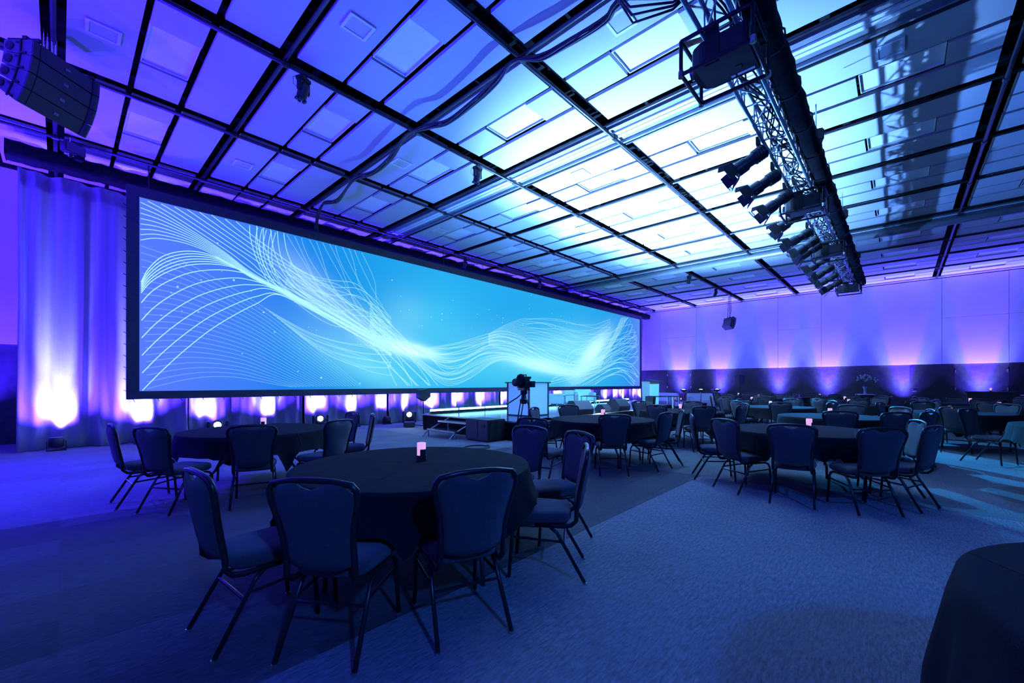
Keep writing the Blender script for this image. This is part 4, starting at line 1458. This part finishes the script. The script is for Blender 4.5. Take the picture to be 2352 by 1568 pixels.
bc = thing('banquet_chair', 'x', 'chair', (0, 0, 0))
chair_seat().obj('seat', 'chair_fabric', bc, 'all')
chair_pad().obj('backrest', 'chair_fabric', bc, 'all')
loop = []
half = [(0.185, -0.205, 0.395), (0.185, -0.243, 0.43), (0.184, -0.245, 0.50), (0.186, -0.262, 0.60), (0.197, -0.28, 0.70), (0.220, -0.295, 0.79),
        (0.232, -0.306, 0.85), (0.229, -0.312, 0.885), (0.205, -0.317, 0.914), (0.11, -0.322, 0.929), (0.04, -0.325, 0.933)]
loop = [(0.190, 0.05, 0.392), (0.190, -0.16, 0.388)] + half
loop = loop + [(-x, y, z) for x, y, z in reversed(loop)]
MB().tube(loop, 0.016, 8).obj('back_frame', 'chair_frame', bc, 'all')
for s in (-1, 1):
    l_ = MB().tube([(s * 0.190, -0.08, 0.386), (s * 0.190, 0.14, 0.386), (s * 0.193, 0.185, 0.372), (s * 0.197, 0.21, 0.33), (s * 0.205, 0.235, 0.012)], 0.013, 6).obj('leg', 'chair_frame', bc, 'all')
    MB().tube([(s * 0.205, 0.235, 0.0), (s * 0.205, 0.235, 0.014)], 0.015, 6).obj('glide', 'glide', l_)
    l_ = MB().tube([(s * 0.192, -0.06, 0.38), (s * 0.196, -0.11, 0.34), (s * 0.212, -0.30, 0.012)], 0.013, 6).obj('leg', 'chair_frame', bc, 'all')
    MB().tube([(s * 0.212, -0.303, 0.0), (s * 0.212, -0.303, 0.014)], 0.015, 6).obj('glide', 'glide', l_)
    MB().tube([(s * 0.199, 0.215, 0.30), (s * 0.197, -0.145, 0.28)], 0.009, 6).obj('stretcher', 'chair_frame', bc)
MB().tube([(-0.199, -0.16, 0.255), (0.199, -0.16, 0.255)], 0.010, 6).obj('stretcher', 'chair_frame', bc)
index_kids(bc)
chair_used = []


def put_chair(x, y, rz, label, group):
    if chair_used:
        o = dup(bc)
    else:
        o = bc
    chair_used.append(o)
    o.location = (x, y, 0)
    o.rotation_euler = (0, 0, rz)
    o['label'] = label
    o['group'] = group
    return o


# ------------------------------------------------------------------ round tables
RT = 0.90
tb = thing('round_table', 'x', 'table', (0, 0, 0), 0, 'round banquet tables')
MB().lathe([(RT - 0.02, 0.725), (RT, 0.732), (RT, 0.748), (RT - 0.015, 0.753)], 40).obj('tabletop', 'black_paint', tb)
for sx in (-1, 1):
    for sy in (-1, 1):
        MB().tube([(sx * 0.30, sy * 0.36, 0.72), (sx * 0.33, sy * 0.38, 0.42), (sx * 0.37, sy * 0.43, 0.30), (sx * 0.47, sy * 0.52, 0.20), (sx * 0.48, sy * 0.53, 0.0)],
                  0.016, 7).obj('leg', 'pipe_steel', tb, 'all')
    MB().tube([(sx * 0.325, -0.375, 0.46), (sx * 0.325, 0.375, 0.46)], 0.012, 6).obj('stretcher', 'pipe_steel', tb)
index_kids(tb)


def cloth_mesh(seed, avoid=(), half=1.16):
    rr = random.Random(seed)
    ph = rr.uniform(0, 6)
    NT = 120
    m = MB()
    prof_top = [0.0, 0.3, 0.6, 0.82, 0.885]

    def ring(th, s, L):
        # cloth of square cut: long drop at the four corners, short along the sides
        q = s / max(L, 1e-6)
        corner = max(0.0, (L - 0.3) / 0.5)
        rip = (0.018 + 0.035 * corner) * sin(11 * th + ph + 1.5 * sin(2 * th)) + 0.012 * sin(23 * th + 2 * ph)
        flare = 0.02 + 0.05 * q * (1 - corner)
        return RT + 0.012 + flare * q + rip * min(1.0, s / 0.35)
    vs, fs = [], []
    vs.append((0, 0, 0.762))
    rows = [prof_top[1:], ]
    for r in prof_top[1:]:
        for k in range(NT):
            th = 2 * pi * k / NT
            vs.append((r * cos(th), r * sin(th), 0.762))
    ND = 8
    for d in range(ND + 1):
        for k in range(NT):
            th = 2 * pi * k / NT
            L = half / max(abs(cos(th)), abs(sin(th))) - RT
            L = min(L, 0.62)
            for av_ in avoid:
                da = abs((th - av_ + pi) % (2 * pi) - pi)
                k_ = min(1.0, max(0.0, (da - 0.24) / 0.20))
                L = min(L, 0.235 + k_ * 0.45)
            s = L * d / ND
            r = ring(th, s, L) if d else RT + 0.004
            z = 0.760 - s * 0.985 if d else 0.7585
            vs.append((r * cos(th), r * sin(th), z))
    for k in range(NT):
        fs.append((0, 1 + k, 1 + (k + 1) % NT))
    for j in range(len(prof_top) - 2 + ND + 1):
        for k in range(NT):
            a = 1 + j * NT + k
            b = 1 + j * NT + (k + 1) % NT
            fs.append((a, b, b + NT, a + NT))
    m.add(vs, fs)
    return m.mesh('tablecloth', 'table_cloth_creased', 'all')


def creased_cloth():
    m = MAT['table_cloth'].copy()
    m.name = 'table_cloth_creased'
    nt = m.node_tree
    N, L = nt.nodes, nt.links
    b = N['Principled BSDF']
    old = b.inputs['Normal'].links[0].from_socket
    tc = N.new('ShaderNodeTexCoord')
    sep = N.new('ShaderNodeSeparateXYZ')
    L.new(tc.outputs['Object'], sep.inputs[0])

    def M(op, a, bb=None):
        n = N.new('ShaderNodeMath')
        n.operation = op
        for i, v in enumerate((a, bb)):
            if v is None:
                continue
            if isinstance(v, (int, float)):
                n.inputs[i].default_value = v
            else:
                L.new(v, n.inputs[i])
        return n.outputs[0]
    h = None
    for ax, off in ((0, 0.02), (1, -0.03), (1, 0.52), (0, -0.55)):
        d = M('ABSOLUTE', M('SUBTRACT', sep.outputs[ax], off))
        c = M('SUBTRACT', 1.0, M('MINIMUM', M('DIVIDE', d, 0.010), 1.0))
        h = c if h is None else M('MAXIMUM', h, c)
    bp = N.new('ShaderNodeBump')
    bp.inputs['Strength'].default_value = 0.7
    bp.inputs['Distance'].default_value = 0.01
    L.new(h, bp.inputs['Height'])
    L.new(old, bp.inputs['Normal'])
    L.new(bp.outputs['Normal'], b.inputs['Normal'])
    MAT['table_cloth_creased'] = m


creased_cloth()

# candle lamp: frosted holder in a dark sleeve with a window, small flame inside
cd = thing('candle_lamp', 'x', 'candle', (0, 0, 0), 0, 'candle lamps on the round tables')
MB().lathe([(0.034, 0.012), (0.036, 0.02), (0.036, 0.145), (0.033, 0.147), (0.033, 0.03)], 16, None, False).obj('frosted_holder', 'candle_glass', cd, 'all')
MB().lathe([(0.043, 0), (0.043, 0.012)], 16).obj('base', 'plastic_black', cd)
sl = MB()
for k in range(24):
    a0, a1 = 2 * pi * k / 24, 2 * pi * (k + 1) / 24
    h = 0.095 if (k % 12) < 5 else 0.045
    vs_ = []
    for a in (a0, a1):
        for r in (0.0375, 0.041):
            for z in (0.012, h):
                vs_.append((r * cos(a), r * sin(a), z))
    sl.add(vs_, [(0, 1, 5, 4), (2, 6, 7, 3), (1, 3, 7, 5), (0, 2, 3, 1), (4, 5, 7, 6)])
sl.obj('sleeve', 'plastic_black', cd)
MB().lathe([(0.004, 0.03), (0.012, 0.045), (0.010, 0.065), (0.001, 0.085)], 8).obj('flame', 'candle_flame', cd, 'all')
index_kids(cd)

# table key: (x, y, cloth turn, name, chairs as (back x, back y) or (angle, radius), candle offset, candle turn)
def ringed(n, off, skip=(), jit=5):
    out = []
    for k in range(n):
        if k in skip:
            continue
        out.append((off + 360 * k / n + R.uniform(-jit, jit), 1.36 + R.uniform(-0.08, 0.12)))
    return out


TABLES = [
    (1.92, 2.83, 28, 'the nearest round table', [('xy', 0.50, 2.74), ('xy', 0.83, 2.09), ('xy', 1.53, 1.66), ('xy', 2.66, 1.72), ('xy', 3.36, 2.24), ('xy', 3.43, 2.93)], (0.11, 0.07), 40),
    (1.87, 6.55, 50, 'the table before the left curtains', [('xy', 0.40, 6.56), ('xy', 0.66, 5.78), ('xy', 1.46, 5.26), ('xy', 2.43, 5.24), ('xy', 3.22, 6.5), ('xy', 3.22, 5.87)], (0.1, 0.1), 20),
    (6.65, 3.95, -15, 'the table in front of the stage', [('xy', 5.60, 3.12), ('xy', 6.55, 2.72), ('xy', 7.34, 2.78), ('xy', 6.20, 5.17), ('a', 60, 1.4)], (0.25, 0.12), 60),
    (6.95, 1.0, 10, 'the table right of the aisle', [('xy', 6.42, 2.27), ('xy', 5.84, 1.66), ('xy', 5.60, 0.90), ('xy', 5.80, 0.13), ('xy', 7.30, -0.17), ('xy', 6.42, -0.26)], (0.1, -0.08), 50),
    (10.2, 0.95, 35, 'the rear table right of the aisle', [('xy', 8.85, 0.72), ('xy', 9.02, 0.05), ('xy', 9.62, -0.36), ('a', -8, 1.38), ('a', -45, 1.36), ('a', -75, 1.40)], (0.05, 0.05), 10),
    (9.85, 3.75, 20, 'the table beyond the stage-front table', [('a', 178, 1.2), ('a', -140, 1.32), ('a', -95, 1.32), ('a', -52, 1.42), ('a', 8, 1.36), ('a', 70, 1.36)], (0.1, 0.05), 80),
    (13.3, 2.5, 0, 'the left table of the fourth row', ringed(7, -160), (-0.05, 0.1), 0),
    (13.35, -0.9, 40, 'the right table of the fourth row', [('xy', 12.08, -0.83), ('a', 75, 1.3), ('a', 20, 1.36), ('a', -40, 1.38), ('a', -108, 1.36)], (-0.3, 0.1), 30),
    (16.8, 3.9, 12, 'the left table of the fifth row', ringed(7, -150), (0.1, 0), 0),
    (16.4, 0.95, 33, 'the middle table of the fifth row', ringed(7, -170), (0.1, 0.2), 0),
    (16.7, -2.0, 25, 'the right table of the fifth row', ringed(7, -140), (-0.1, 0.1), 45),
    (20.0, 4.4, 18, 'the left table of the sixth row', ringed(6, -150), (0.2, 0), 0),
    (20.0, 1.5, 5, 'the middle table of the sixth row', ringed(7, -160), (-0.1, 0), 0),
    (20.0, -1.7, 44, 'the right table of the sixth row', ringed(6, -170), (0.3, 0), 0),
    (23.4, 5.9, 8, 'the left table of the last row', ringed(6, -150), (0, 0.1), 0),
    (23.6, 2.7, 30, 'the middle table of the last row', ringed(6, -150), (0.2, 0), 0),
    (10.45, -2.2, 15, 'the table at the right picture edge', [('a', 60, 1.5)], (0.2, -0.1), 0),
    (2.04, -1.04, 35, 'the cut-off table at the lower right corner', [], None, 0),
]
tn = 0
cn = 0


def px_of(x, y):
    d = x * sin(YAW) + y * cos(YAW)
    return (x * cos(YAW) - y * sin(YAW)) / d if d > 0.1 else 99


for i, (x, y, ct_, nm, chairs, cofs, crot) in enumerate(TABLES):
    o = tb if tn == 0 else dup(tb)
    tn += 1
    o.location = (x, y, 0)
    o.rotation_euler = (0, 0, radians(ct_ + 20))
    o['label'] = 'round folding table under a black cloth, ' + nm
    pos = []
    for ch in chairs:
        if ch[0] == 'xy':
            bx, by = ch[1], ch[2]
        else:
            a, r = (ch[1], ch[2]) if ch[0] == 'a' else ch
            bx, by = x + r * cos(radians(a)), y + r * sin(radians(a))
        dx, dy = x - bx, y - by
        l = hypot(dx, dy)
        pos.append((bx + dx / l * 0.31, by + dy / l * 0.31, atan2(dy, dx) - pi / 2 + R.uniform(-0.06, 0.06)))
    c = link('tablecloth', cloth_mesh(i * 7 + 1, [atan2(q[1] - y, q[0] - x) - radians(ct_) for q in pos]), None, (x, y, 0), (0, 0, radians(ct_)))
    tag(c, 'black square cloth draped over ' + nm, 'tablecloth', 'black tablecloths')
    pos.sort(key=lambda p: px_of(p[0], p[1]))
    for k, (cx_, cy_, rz) in enumerate(pos):
        put_chair(cx_, cy_, rz, 'dark padded banquet chair, %s from the left at %s' % (ORD[k + 1], nm), 'banquet chairs at the round tables')
    if cofs:
        o = cd if cn == 0 else dup(cd)
        cn += 1
        o.location = (x + cofs[0], y + cofs[1], 0.7635)
        o.rotation_euler = (0, 0, radians(crot))
        o['label'] = 'small glowing candle lamp on ' + nm
put_chair(4.60, 3.66, radians(-80), 'lone dark padded banquet chair pulled away beside the tripod', 'banquet chairs at the round tables')

# ------------------------------------------------------------------ lounge and bar at the far wall
def sofa(label, loc, rz, wd=1.5):
    t = thing('sofa', label, 'sofa', loc, rz)
    MB().box((0, 0, 0.22), (wd, 0.7, 0.28)).obj('base', 'white_leather', t, True, 0.03)
    MB().box((0, 0.0, 0.40), (wd - 0.3, 0.62, 0.12)).obj('seat_cushion', 'white_leather', t, True, 0.03)
    MB().box((0, -0.30, 0.55), (wd, 0.18, 0.52)).obj('backrest', 'white_leather', t, True, 0.04)
    for s in (-1, 1):
        MB().box((s * (wd / 2 - 0.09), 0, 0.42), (0.18, 0.7, 0.42)).obj('armrest', 'white_leather', t, True, 0.04)
        for sy in (-1, 1):
            MB().box((s * (wd / 2 - 0.1), sy * 0.28, 0.04), (0.05, 0.05, 0.08)).obj('leg', 'black_metal', t)
    return t


sofa('white sofa by the far wall, left of the two', (25.5, 10.7, 0), radians(65), 1.6)
sofa('white sofa by the far wall, right of the two', (25.6, 8.6, 0), radians(110), 1.5)
lt2 = thing('coffee_table', 'low dark coffee table with two candles between the white sofas', 'table', (24.0, 9.3, 0), 0.3)
MB().box((0, 0, 0.40), (1.0, 0.6, 0.04)).obj('top', 'black_paint', lt2)
for sx in (-1, 1):
    MB().box((sx * 0.42, 0, 0.19), (0.06, 0.5, 0.38)).obj('leg_panel', 'black_paint', lt2)
for k, dy in enumerate((-0.15, 0.18)):
    o = dup(cd)
    o.location = (24.0 + 0.1 * k, 9.3 + dy * 1.2, 0.422)
    o['label'] = 'small glowing candle on the coffee table, %s of the two' % ('right' if k == 0 else 'left')
    o['group'] = 'candles on the coffee table'
# tall thin pedestals with a shallow lit bowl
pdm = thing('bowl_stand', 'x', 'stand', (0, 0, 0), 0, 'tall stands with lit bowls')
MB().lathe([(0.16, 0), (0.17, 0.015), (0.03, 0.03)], 16).obj('base', 'black_metal', pdm, True)
MB().tube([(0, 0, 0.02), (0, 0, 0.98)], 0.022, 8).obj('pole', 'chrome', pdm)
MB().lathe([(0.03, 0.94), (0.10, 0.98), (0.17, 1.03), (0.18, 1.06), (0.15, 1.065)], 18).obj('bowl', 'black_paint', pdm, True)
MB().lathe([(0.10, 1.06), (0.07, 1.085), (0.01, 1.10)], 14).obj('glow_cap', 'bowl_light', pdm, True)
index_kids(pdm)
for i, (x, y) in enumerate(((22.2, 8.3), (23.3, 7.8), (24.5, 7.35))):
    o = pdm if i == 0 else dup(pdm)
    o.location = (x, y, 0)
    o['label'] = 'tall thin stand with shallow lit bowl near the lounge, %s from the left' % ORD[i + 1]
# loudspeaker on a stand by the far wall
ss = thing('speaker_stand', 'black tripod loudspeaker stand before the far wall', 'stand', (26.4, 6.7, 0))
MB().tube([(0, 0, 0.05), (0, 0, 1.36)], 0.02, 7).obj('pole', 'black_metal', ss)
for k in range(3):
    a = 2 * pi * k / 3
    MB().tube([(0, 0, 0.55), (0.45 * cos(a), 0.45 * sin(a), 0.01)], 0.014, 6).obj('leg', 'black_metal', ss)
sk = thing('stand_loudspeaker', 'black loudspeaker on the tripod stand before the far wall', 'loudspeaker', (26.4, 6.7, 1.362), radians(60))
MB().box((0, 0, 0.26), (0.36, 0.34, 0.52), taper=0.97).obj('cabinet', 'plastic_black', sk, False, 0.015)
MB().box((0, 0.178, 0.26), (0.32, 0.012, 0.48)).obj('grille', 'grey_grille', sk)
# tall flower arrangement on a draped cocktail table
ht = thing('cocktail_table', 'narrow tall cocktail table with flower vase by the far wall', 'table', (24.7, 1.15, 0))
MB().lathe([(0.30, 0.0), (0.22, 0.25), (0.20, 0.6), (0.32, 0.86), (0.335, 0.885)], 20).obj('stretch_cover', 'black_cloth', ht, 'all')
MB().lathe([(0.345, 0.885), (0.35, 0.895), (0.345, 0.91)], 24).obj('top', 'white_lacquer', ht, True)
fv = thing('flower_vase', 'tall clear vase of pale branching flowers on the cocktail table', 'flowers', (24.7, 1.15, 0.912))
MB().lathe([(0.06, 0), (0.05, 0.05), (0.045, 0.2), (0.075, 0.34), (0.07, 0.335), (0.04, 0.2), (0.045, 0.05)], 14, None, False).obj('vase', 'glass_vase', fv, 'all')
for k in range(9):
    a = k * 2.4
    el = 0.05 + 0.40 * ((k * 37) % 10) / 10
    tip = (el * cos(a), el * sin(a), 0.86 - 0.5 * el)
    st = MB().tube([(0, 0, 0.1), (0.03 * cos(a), 0.03 * sin(a), 0.36), tip], 0.007, 5).obj('stem', 'dark_foliage', fv)
    bl2 = MB()
    for q in range(7):
        rr = 0.032
        c = (tip[0] + R.gauss(0, 0.05), tip[1] + R.gauss(0, 0.05), tip[2] + R.gauss(0, 0.05))
        bl2.lathe([(0.005, -rr), (rr * 0.8, -rr * 0.4), (rr, 0.1 * rr), (rr * 0.6, rr * 0.7), (0.004, rr * 0.9)], 6, TR(*c))
    bl2.obj('blossom', 'flower', st)
# bar counter and buffet on the far right
br_ = thing('bar_counter', 'black bar counter with a candle by the far wall at right', 'bar', (26.0, -2.7, 0), pi / 2)
MB().box((0, 0, 0.51), (1.25, 0.55, 1.02)).obj('body', 'black_paint', br_, False, 0.01)
MB().box((0, 0, 1.04), (1.35, 0.65, 0.04)).obj('top', 'black_paint', br_)
for k in range(3):
    MB().box((-0.4 + 0.4 * k, 0.28, 0.5), (0.36, 0.015, 0.9)).obj('front_panel', 'door_wood', br_)
o = dup(cd)
o.location = (26.0, -2.75, 1.062)
o['label'] = 'small glowing candle on the black bar counter'
o['group'] = 'candles on the bar'
bf = thing('buffet_table', 'long buffet table with white cloth right of the bar counter', 'table', (26.0, -4.9, 0), pi / 2)
MB().box((0, 0, 0.90), (2.6, 0.75, 0.03)).obj('top', 'black_paint', bf)
MB().box((0, 0, 0.925), (2.64, 0.79, 0.02)).obj('white_cloth', 'white_lacquer', bf)
for s in (-1, 1):
    for q in (-1, 1):
        MB().tube([(s * 1.2, q * 0.3, 0), (s * 1.2, q * 0.3, 0.9)], 0.02, 6).obj('leg', 'pipe_steel', bf)

# tiny glowing surfaces need no light sampling of their own
for n_ in ('screen_lines', 'candle_glass', 'lens_violet', 'red_led', 'bowl_light', 'lit_plinth', 'candle_flame'):
    MAT[n_].cycles.emission_sampling = 'NONE'
